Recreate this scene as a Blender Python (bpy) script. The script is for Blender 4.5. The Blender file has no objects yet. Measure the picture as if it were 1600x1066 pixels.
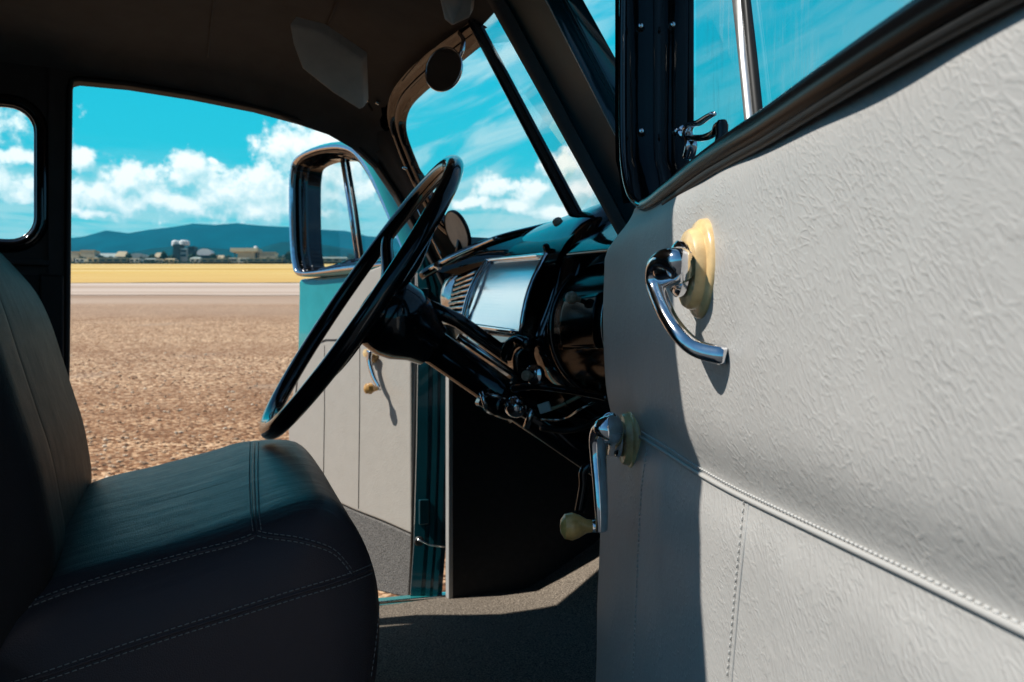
import bpy, bmesh, math, random
from mathutils import Vector, Matrix
from mathutils.bvhtree import BVHTree
random.seed(7)
S = bpy.context.scene
COL = S.collection
V = Vector
# ------------------------------------------------------------------ camera
FPX = 1450.0                      # focal length in photo pixels (photo 1600 wide)
HZ = 570.0                        # row of the truck's own level horizon
YAW = math.radians(21.0)
FW = V((math.sin(YAW), math.cos(YAW), 0)); RT = V((math.cos(YAW), -math.sin(YAW), 0)); UP = V((0, 0, 1))
cam_d = bpy.data.cameras.new('camera'); cam = bpy.data.objects.new('camera', cam_d); COL.objects.link(cam)
cam.matrix_world = Matrix((( RT.x, UP.x, -FW.x, 0), (RT.y, UP.y, -FW.y, 0), (RT.z, UP.z, -FW.z, 0), (0, 0, 0, 1)))
cam_d.sensor_width = 36.0; cam_d.lens = 36.0 * FPX / 1600.0
cam_d.shift_y = (HZ - 533.0) / 1600.0
cam_d.clip_start = 0.02; cam_d.clip_end = 30000
cam_d.dof.use_dof = True; cam_d.dof.focus_distance = 0.95; cam_d.dof.aperture_fstop = 15.0
S.camera = cam
GZ = -1.2                         # ground height (camera is the origin)
# ------------------------------------------------------------------ sun
SUN_AZ = math.radians(14.5)       # travel direction: from +X towards -Y
SUN_EL = math.radians(49.0)
sun_dir = V((math.cos(SUN_AZ) * math.cos(SUN_EL), -math.sin(SUN_AZ) * math.cos(SUN_EL), -math.sin(SUN_EL)))
sl = bpy.data.lights.new('sun', 'SUN'); sl.energy = 5.0; sl.angle = math.radians(0.5); sl.color = (1.0, 0.955, 0.88)
so = bpy.data.objects.new('sun', sl); COL.objects.link(so)
so.rotation_euler = sun_dir.to_track_quat('-Z', 'Y').to_euler()
# ------------------------------------------------------------------ colour management
S.view_settings.view_transform = 'Standard'; S.view_settings.look = 'None'
S.view_settings.exposure = 0.2; S.view_settings.gamma = 1.0
S.render.engine = 'CYCLES'
S.cycles.use_denoising = True
S.cycles.max_bounces = 8; S.cycles.transparent_max_bounces = 12
S.cycles.caustics_reflective = False; S.cycles.caustics_refractive = False
S.cycles.volume_bounces = 0

# ------------------------------------------------------------------ node helpers
class N:
    def __init__(s, nt): s.nt = nt
    def new(s, t, **kw):
        n = s.nt.nodes.new(t)
        for k, v in kw.items():
            setattr(n, k, v)
        return n
    def link(s, a, b): s.nt.links.new(a, b)
    def put(s, sock, v):
        if hasattr(v, 'links') or isinstance(v, bpy.types.NodeSocket): s.link(v, sock)
        else: sock.default_value = v
    def math(s, op, a, b=None, c=None, clamp=False):
        n = s.new('ShaderNodeMath', operation=op); n.use_clamp = clamp
        s.put(n.inputs[0], a)
        if b is not None: s.put(n.inputs[1], b)
        if c is not None: s.put(n.inputs[2], c)
        return n.outputs[0]
    def vmath(s, op, a, b=None):
        n = s.new('ShaderNodeVectorMath', operation=op); s.put(n.inputs[0], a)
        if b is not None: s.put(n.inputs[1], b)
        return n.outputs['Value'] if op in ('DOT_PRODUCT', 'LENGTH') else n.outputs[0]
    def mix(s, f, a, b, kind='RGBA', blend='MIX'):
        n = s.new('ShaderNodeMix', data_type=kind)
        if kind == 'RGBA':
            n.blend_type = blend
            i = [q for q in n.inputs if q.type == 'RGBA']; o = [q for q in n.outputs if q.type == 'RGBA'][0]
        else:
            i = [n.inputs[2], n.inputs[3]]; o = n.outputs[0]
        s.put(n.inputs[0], f); s.put(i[0], a); s.put(i[1], b)
        return o
    def ramp(s, f, stops):
        n = s.new('ShaderNodeValToRGB'); s.put(n.inputs[0], f)
        e = n.color_ramp.elements
        while len(e) < len(stops): e.new(0.5)
        for q, (p, c) in zip(e, stops):
            q.position = p; q.color = (*c, 1) if len(c) == 3 else c
        return n.outputs[0]
    def noise(s, vec, scale, detail=4, rough=.55, dist=0.0, color=False):
        n = s.new('ShaderNodeTexNoise'); s.put(n.inputs['Vector'], vec)
        n.inputs['Scale'].default_value = scale; n.inputs['Detail'].default_value = detail
        n.inputs['Roughness'].default_value = rough; n.inputs['Distortion'].default_value = dist
        return n.outputs['Color'] if color else n.outputs['Fac']
    def rotscale(s, vec, rot, sx, sy):
        a = s.new('ShaderNodeMapping'); s.put(a.inputs[0], vec); a.inputs['Rotation'].default_value = (0, 0, math.radians(rot))
        b = s.new('ShaderNodeMapping'); s.link(a.outputs[0], b.inputs[0]); b.inputs['Scale'].default_value = (sx, sy, 1)
        return b.outputs[0]
    def smooth(s, x, a, b):
        n = s.new('ShaderNodeMapRange', interpolation_type='SMOOTHSTEP')
        s.put(n.inputs[0], x); n.inputs[1].default_value = a; n.inputs[2].default_value = b
        return n.outputs[0]

def c4(c): return (c[0], c[1], c[2], 1.0)

# ------------------------------------------------------------------ world: sky with clouds
def azel(px, py):
    th = math.atan((px - 800) / FPX)
    return YAW + th, math.atan((HZ - py) / FPX * math.cos(th))
W = bpy.data.worlds.new('World'); S.world = W; W.use_nodes = True
def build_world():
    nt = W.node_tree; nt.nodes.clear(); n = N(nt)
    out = n.new('ShaderNodeOutputWorld'); bg = n.new('ShaderNodeBackground')
    n.link(bg.outputs[0], out.inputs[0])
    sky = n.new('ShaderNodeTexSky', sky_type='NISHITA'); sky.sun_disc = False
    sky.sun_elevation = SUN_EL
    sky.sun_rotation = math.atan2(-sun_dir.x, -sun_dir.y)
    sky.air_density = 1.0; sky.dust_density = 0.6; sky.ozone_density = 1.5
    tc = n.new('ShaderNodeTexCoord'); d = n.vmath('NORMALIZE', tc.outputs['Generated'])
    sep = n.new('ShaderNodeSeparateXYZ'); n.link(d, sep.inputs[0])
    az = n.math('ARCTAN2', sep.outputs[0], sep.outputs[1]); el = n.math('ARCSINE', sep.outputs[2])
    cmb = n.new('ShaderNodeCombineXYZ'); n.link(az, cmb.inputs[0]); n.link(el, cmb.inputs[1])
    p0 = cmb.outputs[0]
    # cumulus: clusters of ellipses in azimuth / elevation, broken up by noise
    blobs = []
    for (px, py, rx, ry) in [(462, 238, 62, 38), (425, 290, 60, 42), (500, 275, 60, 55), (505, 225, 40, 25), (540, 285, 45, 45),
                             (300, 268, 48, 26), (205, 285, 55, 30), (345, 300, 55, 30), (150, 300, 50, 22), (126, 248, 22, 16), (332, 255, 10, 6),
                             (20, 250, 36, 14), (-10, 285, 60, 20), (30, 305, 45, 14),
                             (240, 318, 120, 26), (420, 325, 110, 26), (150, 330, 60, 8),
                             (770, 290, 38, 22), (830, 300, 40, 20), (880, 262, 46, 24), (905, 300, 40, 22), (800, 320, 60, 14), (860, 330, 70, 16), (735, 315, 40, 12),
                             (930, 295, 30, 30), (1000, 290, 60, 26), (1120, 300, 90, 30), (-150, 290, 110, 50), (-330, 240, 150, 70), (-290, 110, 240, 180), (-150, 90, 90, 60), (560, 305, 60, 18), (600, 290, 40, 12)]:  # large clouds far left, out of view, are added to whiten the cluster's reflection
        a, e = azel(px, py)
        blobs.append((a, e, rx / FPX, ry / FPX))
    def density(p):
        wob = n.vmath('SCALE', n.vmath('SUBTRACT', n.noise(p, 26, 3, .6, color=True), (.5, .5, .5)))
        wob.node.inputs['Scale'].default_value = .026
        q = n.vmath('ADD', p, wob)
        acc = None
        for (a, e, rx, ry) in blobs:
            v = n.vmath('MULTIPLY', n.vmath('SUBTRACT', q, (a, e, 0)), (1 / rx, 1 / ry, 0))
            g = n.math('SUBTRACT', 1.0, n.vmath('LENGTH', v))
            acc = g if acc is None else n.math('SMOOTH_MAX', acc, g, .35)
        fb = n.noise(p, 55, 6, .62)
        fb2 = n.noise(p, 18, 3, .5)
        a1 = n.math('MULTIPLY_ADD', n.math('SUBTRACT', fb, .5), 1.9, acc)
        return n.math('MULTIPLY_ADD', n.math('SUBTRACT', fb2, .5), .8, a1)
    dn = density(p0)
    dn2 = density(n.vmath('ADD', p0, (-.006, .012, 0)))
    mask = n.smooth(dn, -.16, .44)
    lit = n.math('MULTIPLY_ADD', n.math('SUBTRACT', dn, dn2), 1.0, .52, clamp=True)
    # streaky high cloud, and the pale layered band low over the horizon
    cir = n.smooth(n.noise(n.rotscale(p0, -24, 3.2, 15), 2.1, 5, .58, .7), .40, .66)
    cir = n.math('MULTIPLY', cir, n.smooth(el, .085, .16)); 
    cir = n.math('MULTIPLY', cir, n.smooth(az, .12, .26))
    cir = n.math('MULTIPLY', cir, n.math('MULTIPLY_ADD', n.smooth(az, .42, .50), -.75, 1.0))
    mp2 = n.new('ShaderNodeMapping'); n.link(p0, mp2.inputs[0]); mp2.inputs['Scale'].default_value = (3, 26, 1)
    band = n.smooth(n.noise(mp2.outputs[0], 3.2, 5, .6, .4), .30, .62)
    bw = n.math('SUBTRACT', 1.0, n.smooth(el, .15, .225))
    band = n.math('MULTIPLY', band, bw)
    # clear sky: cyan ahead (north), ordinary blue behind
    front = n.ramp(n.math('MULTIPLY', el, 1.0), [(0.0, (.30, .76, .74)), (.13, (.15, .68, .72)), (.19, (.034, .59, .71)), (.33, (.012, .50, .68)), (.6, (.006, .40, .66))])
    nis = n.vmath('MULTIPLY', sky.outputs[0], (.036, .052, .066))
    wf = n.smooth(n.vmath('DOT_PRODUCT', d, tuple(V((math.sin(YAW), math.cos(YAW), 0)))), .64, .89)
    base = n.mix(wf, nis, front)
    c = n.mix(n.math('MULTIPLY', cir, .60), base, c4((.72, .90, .90)))
    c = n.mix(n.math('MULTIPLY', n.math('MULTIPLY', band, wf), .62), c, c4((.62, .88, .86)))
    ccol = n.mix(lit, c4((.42, .78, .82)), c4((1.25, 1.25, 1.18)))
    c = n.mix(n.math('MULTIPLY', mask, .96), c, ccol)
    n.link(c, bg.inputs[0]); bg.inputs[1].default_value = 1.0
build_world()

# ------------------------------------------------------------------ pixel rays (photo pixels -> points on real planes)
def ray(px, py): return FW + RT * ((px - 800) / FPX) + UP * ((HZ - py) / FPX)
def PD(px, py, d): return ray(px, py) * d
def PX(px, py, X): r = ray(px, py); return r * (X / r.x)
def PY(px, py, Y): r = ray(px, py); return r * (Y / r.y)
def PP(px, py, o, nrm): r = ray(px, py); return r * (o.dot(nrm) / r.dot(nrm))

# ------------------------------------------------------------------ object helpers
def props(o, label=None, cat=None, group=None, kind=None):
    if label: o['label'] = label
    if cat: o['category'] = cat
    if group: o['group'] = group
    if kind: o['kind'] = kind
    return o
def mesh_obj(name, verts, faces, mat=None, parent=None, smooth=True, uvs=None, auto=None):
    me = bpy.data.meshes.new(name); me.from_pydata([tuple(v) for v in verts], [], faces)
    me.validate(); 
    bm = bmesh.new(); bm.from_mesh(me); bmesh.ops.recalc_face_normals(bm, faces=bm.faces); bm.to_mesh(me); bm.free()
    if uvs is not None:
        ul = me.uv_layers.new(name='uv')
        for lp in me.loops: ul.data[lp.index].uv = uvs[lp.vertex_index]
    if mat is not None:
        me.materials.append(mat)
    if smooth: me.polygons.foreach_set('use_smooth', [True] * len(me.polygons))
    o = bpy.data.objects.new(name, me); COL.objects.link(o)
    if parent is not None: adopt(o, parent)
    if auto is not None:
        for e in sharp_edges(me, auto): pass
    return o
def sharp_edges(me, ang):
    bm = bmesh.new(); bm.from_mesh(me); r = []
    for e in bm.edges:
        if len(e.link_faces) == 2 and e.calc_face_angle(0) > ang: e.smooth = False
    bm.to_mesh(me); bm.free(); return r
WM = {}
def adopt(o, parent):
    o.parent = parent
    m = Matrix.Translation(WM.get(parent.name, V((0, 0, 0))))
    o.matrix_parent_inverse = m.inverted()
    WM[o.name] = V((0, 0, 0))
def thing(name, label, cat, loc, group=None):
    o = bpy.data.objects.new(name, None); COL.objects.link(o); o.location = loc; o.empty_display_size = .1
    WM[o.name] = V(loc); return props(o, label, cat, group)
class MB:
    """collects several shapes into one mesh"""
    def __init__(s): s.v = []; s.f = []
    def add(s, v, f):
        k = len(s.v); s.v += [V(q) for q in v]; s.f += [tuple(i + k for i in q) for q in f]; return s
    def grid(s, rows, cu=False, cv=False):
        nr, nc = len(rows), len(rows[0]); v = [p for r in rows for p in r]; f = []
        for i in range(nr if cu else nr - 1):
            for j in range(nc if cv else nc - 1):
                a, b = i, (i + 1) % nr; c, d = j, (j + 1) % nc
                f.append((a * nc + c, a * nc + d, b * nc + d, b * nc + c))
        return s.add(v, f)
    def tube(s, path, r, seg=10, caps=True, closed=False, flat=1.0, up=None):
        path = [V(p) for p in path]; m = len(path)
        rr = r if callable(r) else (lambda t: r)
        tang = []
        for i in range(m):
            a = path[(i - 1) % m] if (closed or i > 0) else path[i]; b = path[(i + 1) % m] if (closed or i < m - 1) else path[i]
            tang.append((b - a).normalized())
        ref = V(up) if up is not None else (V((0, 0, 1)) if abs(tang[0].z) < .9 else V((1, 0, 0)))
        rows = []; x = (ref - tang[0] * ref.dot(tang[0])).normalized()
        for i in range(m):
            x = (x - tang[i] * x.dot(tang[i])).normalized(); y = tang[i].cross(x)
            R_ = rr(i / max(1, m - 1))
            rows.append([path[i] + x * (math.cos(2 * math.pi * k / seg) * R_ * flat) + y * (math.sin(2 * math.pi * k / seg) * R_) for k in range(seg)])
        k0 = len(s.v); s.grid(rows, cu=closed, cv=True)
        if caps and not closed:
            s.f.append(tuple(k0 + k for k in reversed(range(seg)))); s.f.append(tuple(k0 + (m - 1) * seg + k for k in range(seg)))
        return s
    def lathe(s, o, ax, prof, seg=28):
        s.is_lathe = True; o = V(o); ax = V(ax).normalized(); x = ax.orthogonal().normalized(); y = ax.cross(x); rows = []
        for (r, h) in prof:
            rows.append([o + ax * h + (x * math.cos(2 * math.pi * k / seg) + y * math.sin(2 * math.pi * k / seg)) * max(r, 1e-5) for k in range(seg)])
        return s.grid(rows, cv=True)
    def box(s, o, ax, ay, az):
        o = V(o); v = [o + ax * i + ay * j + az * k for i in (-1, 1) for j in (-1, 1) for k in (-1, 1)]
        return s.add(v, [(0, 1, 3, 2), (4, 6, 7, 5), (0, 4, 5, 1), (2, 3, 7, 6), (0, 2, 6, 4), (1, 5, 7, 3)])
    def prism(s, poly, off):
        m = len(poly); poly = [V(p) for p in poly]; off = V(off)
        s.add(poly + [p + off for p in poly], [tuple(range(m)), tuple(range(2 * m - 1, m - 1, -1))] + [(i, (i + 1) % m, m + (i + 1) % m, m + i) for i in range(m)])
        return s
    def build(s, name, mat, parent=None, smooth=True, bevel=None, sub=0, uvs=None, auto=None, solid=None):
        o = mesh_obj(name, s.v, s.f, mat, parent, smooth, uvs)
        if auto is None and getattr(s, 'is_lathe', False): auto = 38
        if auto: sharp_edges(o.data, math.radians(auto))
        if solid is not None:
            m = o.modifiers.new('solid', 'SOLIDIFY'); m.thickness = solid[0]; m.offset = solid[1]
        if bevel:
            m = o.modifiers.new('bevel', 'BEVEL'); m.width = bevel; m.segments = 3; m.limit_method = 'ANGLE'; m.angle_limit = math.radians(35)
        if sub:
            m = o.modifiers.new('sub', 'SUBSURF'); m.levels = sub; m.render_levels = sub
        return o
def spline(pts, n=8, closed=False):
    pts = [V(p) for p in pts]; m = len(pts); out = []
    for i in range(m if closed else m - 1):
        if closed: a, b, c, d = pts[(i - 1) % m], pts[i], pts[(i + 1) % m], pts[(i + 2) % m]
        else: a, b, c, d = pts[max(0, i - 1)], pts[i], pts[i + 1], pts[min(m - 1, i + 2)]
        for k in range(n):
            t = k / n
            out.append(.5 * ((2 * b) + (c - a) * t + (2 * a - 5 * b + 4 * c - d) * t * t + (3 * b - a - 3 * c + d) * t ** 3))
    if not closed: out.append(pts[-1])
    return out
def resample(path, step):
    out = [path[0].copy()]; acc = 0
    for a, b in zip(path, path[1:]):
        L = (b - a).length; t = 0
        while acc + (L - t) >= step:
            t += step - acc; acc = 0; out.append(a.lerp(b, t / L))
        acc += L - t
    return out
def lerp_table(tab, x):
    if x <= tab[0][0]: return tab[0][1]
    for (a, b), (c, d) in zip(tab, tab[1:]):
        if x <= c: return b + (d - b) * (x - a) / (c - a)
    return tab[-1][1]

# ------------------------------------------------------------------ materials
def mat(name, color, rough=.5, metal=0.0, coat=0.0, spec=.5, bump=None, vary=None, coat_rough=.03, sheen=0.0, ior=None):
    """bump = (scale, strength, distance) generic fine bump; vary = (scale, amount)"""
    m = bpy.data.materials.new(name); m.use_nodes = True; nt = m.node_tree; n = N(nt)
    b = nt.nodes['Principled BSDF']
    b.inputs['Base Color'].default_value = c4(color); b.inputs['Roughness'].default_value = rough; b.inputs['Metallic'].default_value = metal
    b.inputs['Coat Weight'].default_value = coat; b.inputs['Coat Roughness'].default_value = coat_rough; b.inputs['Specular IOR Level'].default_value = spec
    b.inputs['Sheen Weight'].default_value = sheen
    tc = n.new('ShaderNodeTexCoord')
    if ior: b.inputs['IOR'].default_value = ior
    if vary:
        f = n.noise(tc.outputs['Object'], vary[0], 5, .6)
        lo = tuple(x * (1 - vary[1]) for x in color); hi = tuple(min(1, x * (1 + vary[1])) for x in color)
        n.link(n.ramp(f, [(.3, lo), (.7, hi)]), b.inputs['Base Color'])
        r = n.math('MULTIPLY_ADD', n.math('SUBTRACT', f, .5), .35 * max(rough, .12), rough)
        n.link(r, b.inputs['Roughness'])
    if bump:
        bp = n.new('ShaderNodeBump'); bp.inputs['Strength'].default_value = bump[1]; bp.inputs['Distance'].default_value = bump[2]
        n.link(n.noise(tc.outputs['Object'], bump[0], 3, .6), bp.inputs['Height']); n.link(bp.outputs[0], b.inputs['Normal'])
    return m
M = {}
M['black_gloss'] = mat('black_gloss_paint', (.004, .004, .005), .06, coat=.6, vary=(9, .4), bump=(18, .06, .01))
M['black_dull'] = mat('black_dash_paint', (.0035, .0035, .004), .12, coat=.0, spec=.4, ior=1.15, vary=(9, .4))
M['black_sill'] = mat('black_sill_paint', (.003, .003, .0035), .24, coat=.0, ior=1.25, vary=(9, .4))
M['black_frame'] = mat('black_frame_paint', (.0035, .0035, .0045), .09, coat=.0, ior=1.34, vary=(9, .4), bump=(25, .05, .008))
M['black_top'] = mat('black_dash_top_paint', (.004, .004, .005), .07, coat=.0, ior=1.27, vary=(9, .4), bump=(18, .06, .01))
M['black_satin'] = mat('black_satin', (.006, .006, .007), .32, vary=(30, .3))
M['bakelite'] = mat('black_bakelite', (.004, .0045, .006), .11, coat=.3, vary=(14, .3))
M['chrome'] = mat('chrome', (.78, .78, .80), .075, metal=1.0, vary=(90, .12), bump=(60, .05, .003))
M['worn_chrome'] = mat('worn_chrome', (.66, .64, .61), .12, metal=1.0, vary=(60, .15))
M['brushed'] = mat('brushed_trim_metal', (.78, .78, .77), .34, metal=.9, vary=(40, .1))
M['cream'] = mat('cream_plastic', (.84, .57, .27), .28, coat=.2, vary=(55, .22))
M['knob'] = mat('amber_knob_plastic', (.60, .33, .10), .25, coat=.3, vary=(70, .35))
M['tan_knob'] = mat('tan_dash_knob', (.50, .34, .23), .35, vary=(200, .4))
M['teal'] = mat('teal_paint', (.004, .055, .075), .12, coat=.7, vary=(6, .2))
M['teal_dark'] = mat('dark_teal_pillar_paint', (.009, .068, .082), .45, spec=.2, vary=(6, .3))
M['pale_trim'] = mat('pale_trim', (.36, .35, .33), .7, vary=(20, .1))
M['teal_highlight'] = mat('teal_highlight_line', (.03, .10, .12), .15, coat=.6, vary=(30, .2))
M['teal_sunlit'] = mat('sunlit_teal_paint', (.030, .30, .31), .16, coat=.7, vary=(5, .2))  # the body teal, lightened for the sun on the far door and sill
M['rubber'] = mat('black_rubber', (.006, .006, .006), .55, vary=(40, .4))
M['felt'] = mat('black_felt', (.020, .020, .021), .95, bump=(900, .3, .001), vary=(60, .4))
M['headliner'] = mat('grey_headliner_cloth', (.100, .097, .097), .95, bump=(700, .25, .001), vary=(14, .18))
M['trim_cloth'] = mat('grey_trim_board', (.075, .070, .068), .9, bump=(600, .2, .001), vary=(12, .15))
M['visor'] = mat('grey_visor_cloth', (.58, .55, .50), .9, bump=(600, .2, .001), vary=(20, .12))
M['dark_wall'] = mat('dark_cab_panel', (.012, .012, .014), .6, vary=(20, .3))
M['mirror'] = mat('mirror_glass', (.42, .42, .43), .03, metal=1.0)
M['lamp_face'] = mat('ivory_dial_face', (.80, .74, .62), .45, vary=(50, .1))
M['thread'] = mat('grey_thread', (.19, .185, .18), .8)
M['pale_thread'] = mat('pale_thread', (.55, .54, .52), .8)
M['white_tag'] = mat('white_tag', (.75, .75, .72), .6)
M['wire'] = mat('yellowed_wire', (.50, .44, .28), .5)
M['slot'] = mat('dark_slot', (.002, .002, .002), .9)

def mat_glass(name, tint=(1, 1, 1), refl=1.0, smear=0.0, scale=(60, 3.5), dirt=(.8, .9, .9)):
    m = bpy.data.materials.new(name); m.use_nodes = True; nt = m.node_tree; nt.nodes.clear(); n = N(nt)
    out = n.new('ShaderNodeOutputMaterial'); tr = n.new('ShaderNodeBsdfTransparent'); gl = n.new('ShaderNodeBsdfGlossy')
    tr.inputs[0].default_value = c4(tint); gl.inputs['Roughness'].default_value = .01
    fr = n.new('ShaderNodeFresnel'); fr.inputs[0].default_value = 1.45
    ms = n.new('ShaderNodeMixShader'); n.link(n.math('MULTIPLY', fr.outputs[0], refl), ms.inputs[0]); n.link(tr.outputs[0], ms.inputs[1]); n.link(gl.outputs[0], ms.inputs[2])
    res = ms.outputs[0]
    if smear:
        uv = n.new('ShaderNodeUVMap')
        mp = n.new('ShaderNodeMapping'); n.link(uv.outputs[0], mp.inputs[0]); mp.inputs['Scale'].default_value = (scale[0], scale[1], 1)
        f = n.noise(mp.outputs[0], 1.0, 5, .55, 1.6)
        ridge = n.math('SUBTRACT', 1.0, n.math('MULTIPLY', n.math('ABSOLUTE', n.math('SUBTRACT', f, .5)), 16.0), clamp=True)
        g = n.smooth(n.noise(uv.outputs[0], 9, 4, .6), .40, .72)
        fac = n.math('MULTIPLY', n.math('ADD', n.math('MULTIPLY', ridge, g), n.math('MULTIPLY', g, .25)), smear, clamp=True)
        df = n.new('ShaderNodeBsdfTranslucent'); df.inputs[0].default_value = c4(dirt)
        d2 = n.new('ShaderNodeBsdfDiffuse'); d2.inputs[0].default_value = c4(dirt)
        md = n.new('ShaderNodeMixShader'); md.inputs[0].default_value = .5; n.link(df.outputs[0], md.inputs[1]); n.link(d2.outputs[0], md.inputs[2])
        m2 = n.new('ShaderNodeMixShader'); n.link(fac, m2.inputs[0]); n.link(res, m2.inputs[1]); n.link(md.outputs[0], m2.inputs[2]); res = m2.outputs[0]
    n.link(res, out.inputs[0])
    return m
M['glass'] = mat_glass('window_glass', (.96, .99, .99), .8)
M['smeared_glass'] = mat_glass('smeared_window_glass', (.99, 1, 1), .22, .20)
M['screen_glass'] = mat_glass('windshield_glass', (.97, .99, .99), .22)

def mat_vinyl(name, base, spec=.45, rough=.42, scale=1.0, ang=-38, strength=.55):
    """embossed vinyl: elongated creases + pebble grain, in metres on the uv map"""
    m = bpy.data.materials.new(name); m.use_nodes = True; nt = m.node_tree; n = N(nt); b = nt.nodes['Principled BSDF']
    uv = n.new('ShaderNodeUVMap')
    big = n.noise(uv.outputs[0], 9 * scale, 3, .5, color=True)
    warp = n.vmath('SCALE', n.vmath('SUBTRACT', big, (.5, .5, .5))); warp.node.inputs['Scale'].default_value = .035
    w = n.vmath('ADD', uv.outputs[0], warp)
    def ridge(sc, sx, sy, rot, width):
        mpo = n.rotscale(w, rot, sx, sy)
        v = n.new('ShaderNodeTexVoronoi', feature='DISTANCE_TO_EDGE'); n.link(mpo, v.inputs['Vector']); v.inputs['Scale'].default_value = sc; v.inputs['Randomness'].default_value = 1
        nz = n.noise(mpo, sc * 1.7, 3, .6)
        e = n.math('MULTIPLY_ADD', nz, -.18, v.outputs['Distance'])
        return n.math('SUBTRACT', 1.0, n.smooth(e, -.04, width))
    c0 = ridge(42 * scale, 1.0, .36, ang, .035)
    c1 = ridge(125 * scale, 1.0, .27, ang, .045)
    c2 = ridge(280 * scale, 1.0, .34, ang - 10, .08)
    z0 = n.smooth(n.noise(uv.outputs[0], 10 * scale, 3, .55), .50, .66)
    zone = n.smooth(n.noise(uv.outputs[0], 24 * scale, 3, .55), .38, .62)
    zone2 = n.smooth(n.noise(uv.outputs[0], 40 * scale, 3, .55), .35, .62)
    g1 = n.noise(w, 620 * scale, 3, .6)
    mps = n.rotscale(w, ang, 1.0, .35)
    g2 = n.noise(mps, 330 * scale, 3, .6)
    h = n.math('ADD', n.math('MULTIPLY', c1, n.math('MULTIPLY_ADD', zone, .38, .10)), n.math('MULTIPLY', c2, n.math('MULTIPLY_ADD', zone2, .34, .16)))
    h = n.math('ADD', h, n.math('MULTIPLY', n.math('MULTIPLY', c0, z0), .45))
    h = n.math('MULTIPLY_ADD', g1, .22, h); h = n.math('MULTIPLY_ADD', g2, .42, h)
    bp = n.new('ShaderNodeBump'); bp.inputs['Strength'].default_value = strength; bp.inputs["Distance"].default_value = .00036 / scale
    n.link(h, bp.inputs['Height'])
    soft = n.noise(uv.outputs[0], 3.2, 3, .5)
    bp2 = n.new('ShaderNodeBump'); bp2.inputs['Strength'].default_value = .3; bp2.inputs['Distance'].default_value = .012
    n.link(soft, bp2.inputs['Height']); n.link(bp2.outputs[0], bp.inputs['Normal']); n.link(bp.outputs[0], b.inputs['Normal'])
    col = n.mix(n.noise(uv.outputs[0], 22, 5, .6), c4(tuple(x * .93 for x in base)), c4(tuple(x * 1.07 for x in base)))
    n.link(col, b.inputs['Base Color'])
    n.link(n.math('MULTIPLY_ADD', g1, .16, rough - .08), b.inputs['Roughness']); b.inputs['Specular IOR Level'].default_value = spec
    return m
M['vinyl'] = mat_vinyl('grey_vinyl', (.462, .448, .428), strength=1.0)
M['far_vinyl'] = mat_vinyl('warm_grey_vinyl', (.44, .405, .36), strength=.8)

def mat_leather(name='black_leather', base=(.044, .036, .040), ior=1.34, rough=.29, wrinkle=.36, spec=.36):
    m = bpy.data.materials.new(name); m.use_nodes = True; nt = m.node_tree; n = N(nt); b = nt.nodes['Principled BSDF']
    tc = n.new('ShaderNodeTexCoord'); o = tc.outputs['Object']
    b.inputs['Base Color'].default_value = c4(base); b.inputs['IOR'].default_value = ior
    v = n.new('ShaderNodeTexVoronoi', feature='DISTANCE_TO_EDGE'); n.link(o, v.inputs['Vector']); v.inputs['Scale'].default_value = 420
    mp = n.new('ShaderNodeMapping'); n.link(o, mp.inputs[0]); mp.inputs['Scale'].default_value = (5, 26, 5); mp.inputs['Rotation'].default_value = (0, 0, math.radians(8))
    wr = n.noise(mp.outputs[0], 1.0, 3, .5, .5)
    nz = n.noise(o, 160, 4, .6)
    bp0 = n.new('ShaderNodeBump'); bp0.inputs['Strength'].default_value = wrinkle; bp0.inputs['Distance'].default_value = .010; n.link(wr, bp0.inputs['Height'])
    h = n.math('ADD', n.smooth(v.outputs['Distance'], .0, .25), nz)
    bp = n.new('ShaderNodeBump'); bp.inputs['Strength'].default_value = .28; bp.inputs['Distance'].default_value = .0008; n.link(h, bp.inputs['Height'])
    n.link(bp0.outputs[0], bp.inputs['Normal']); n.link(bp.outputs[0], b.inputs['Normal'])
    n.link(n.math('MULTIPLY_ADD', n.noise(o, 25, 4, .6), .18, rough), b.inputs['Roughness'])
    b.inputs['Specular IOR Level'].default_value = spec; b.inputs['Specular Tint'].default_value = (1, .80, .78, 1)
    return m
M['leather'] = mat_leather()
M['back_leather'] = mat_leather('black_back_leather', (.018, .018, .0195), 1.18, .38, .16, .2)

def mat_carpet(name, lo, hi):
    m = bpy.data.materials.new(name); m.use_nodes = True; nt = m.node_tree; n = N(nt); b = nt.nodes['Principled BSDF']
    tc = n.new('ShaderNodeTexCoord'); o = tc.outputs['Object']
    f = n.noise(o, 330, 3, .7)
    n.link(n.ramp(f, [(.34, lo), (.52, tuple((a + c) / 2 for a, c in zip(lo, hi))), (.68, hi)]), b.inputs['Base Color'])
    b.inputs['Roughness'].default_value = .95; b.inputs['Specular IOR Level'].default_value = .1
    bp = n.new('ShaderNodeBump'); bp.inputs['Strength'].default_value = .8; bp.inputs['Distance'].default_value = .004; n.link(f, bp.inputs['Height']); n.link(bp.outputs[0], b.inputs['Normal'])
    return m
M['carpet'] = mat_carpet('speckled_carpet', (.045, .037, .03), (.42, .35, .28))
M['dark_carpet'] = mat_carpet('grey_speckled_carpet', (.05, .047, .045), (.32, .30, .28))

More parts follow.
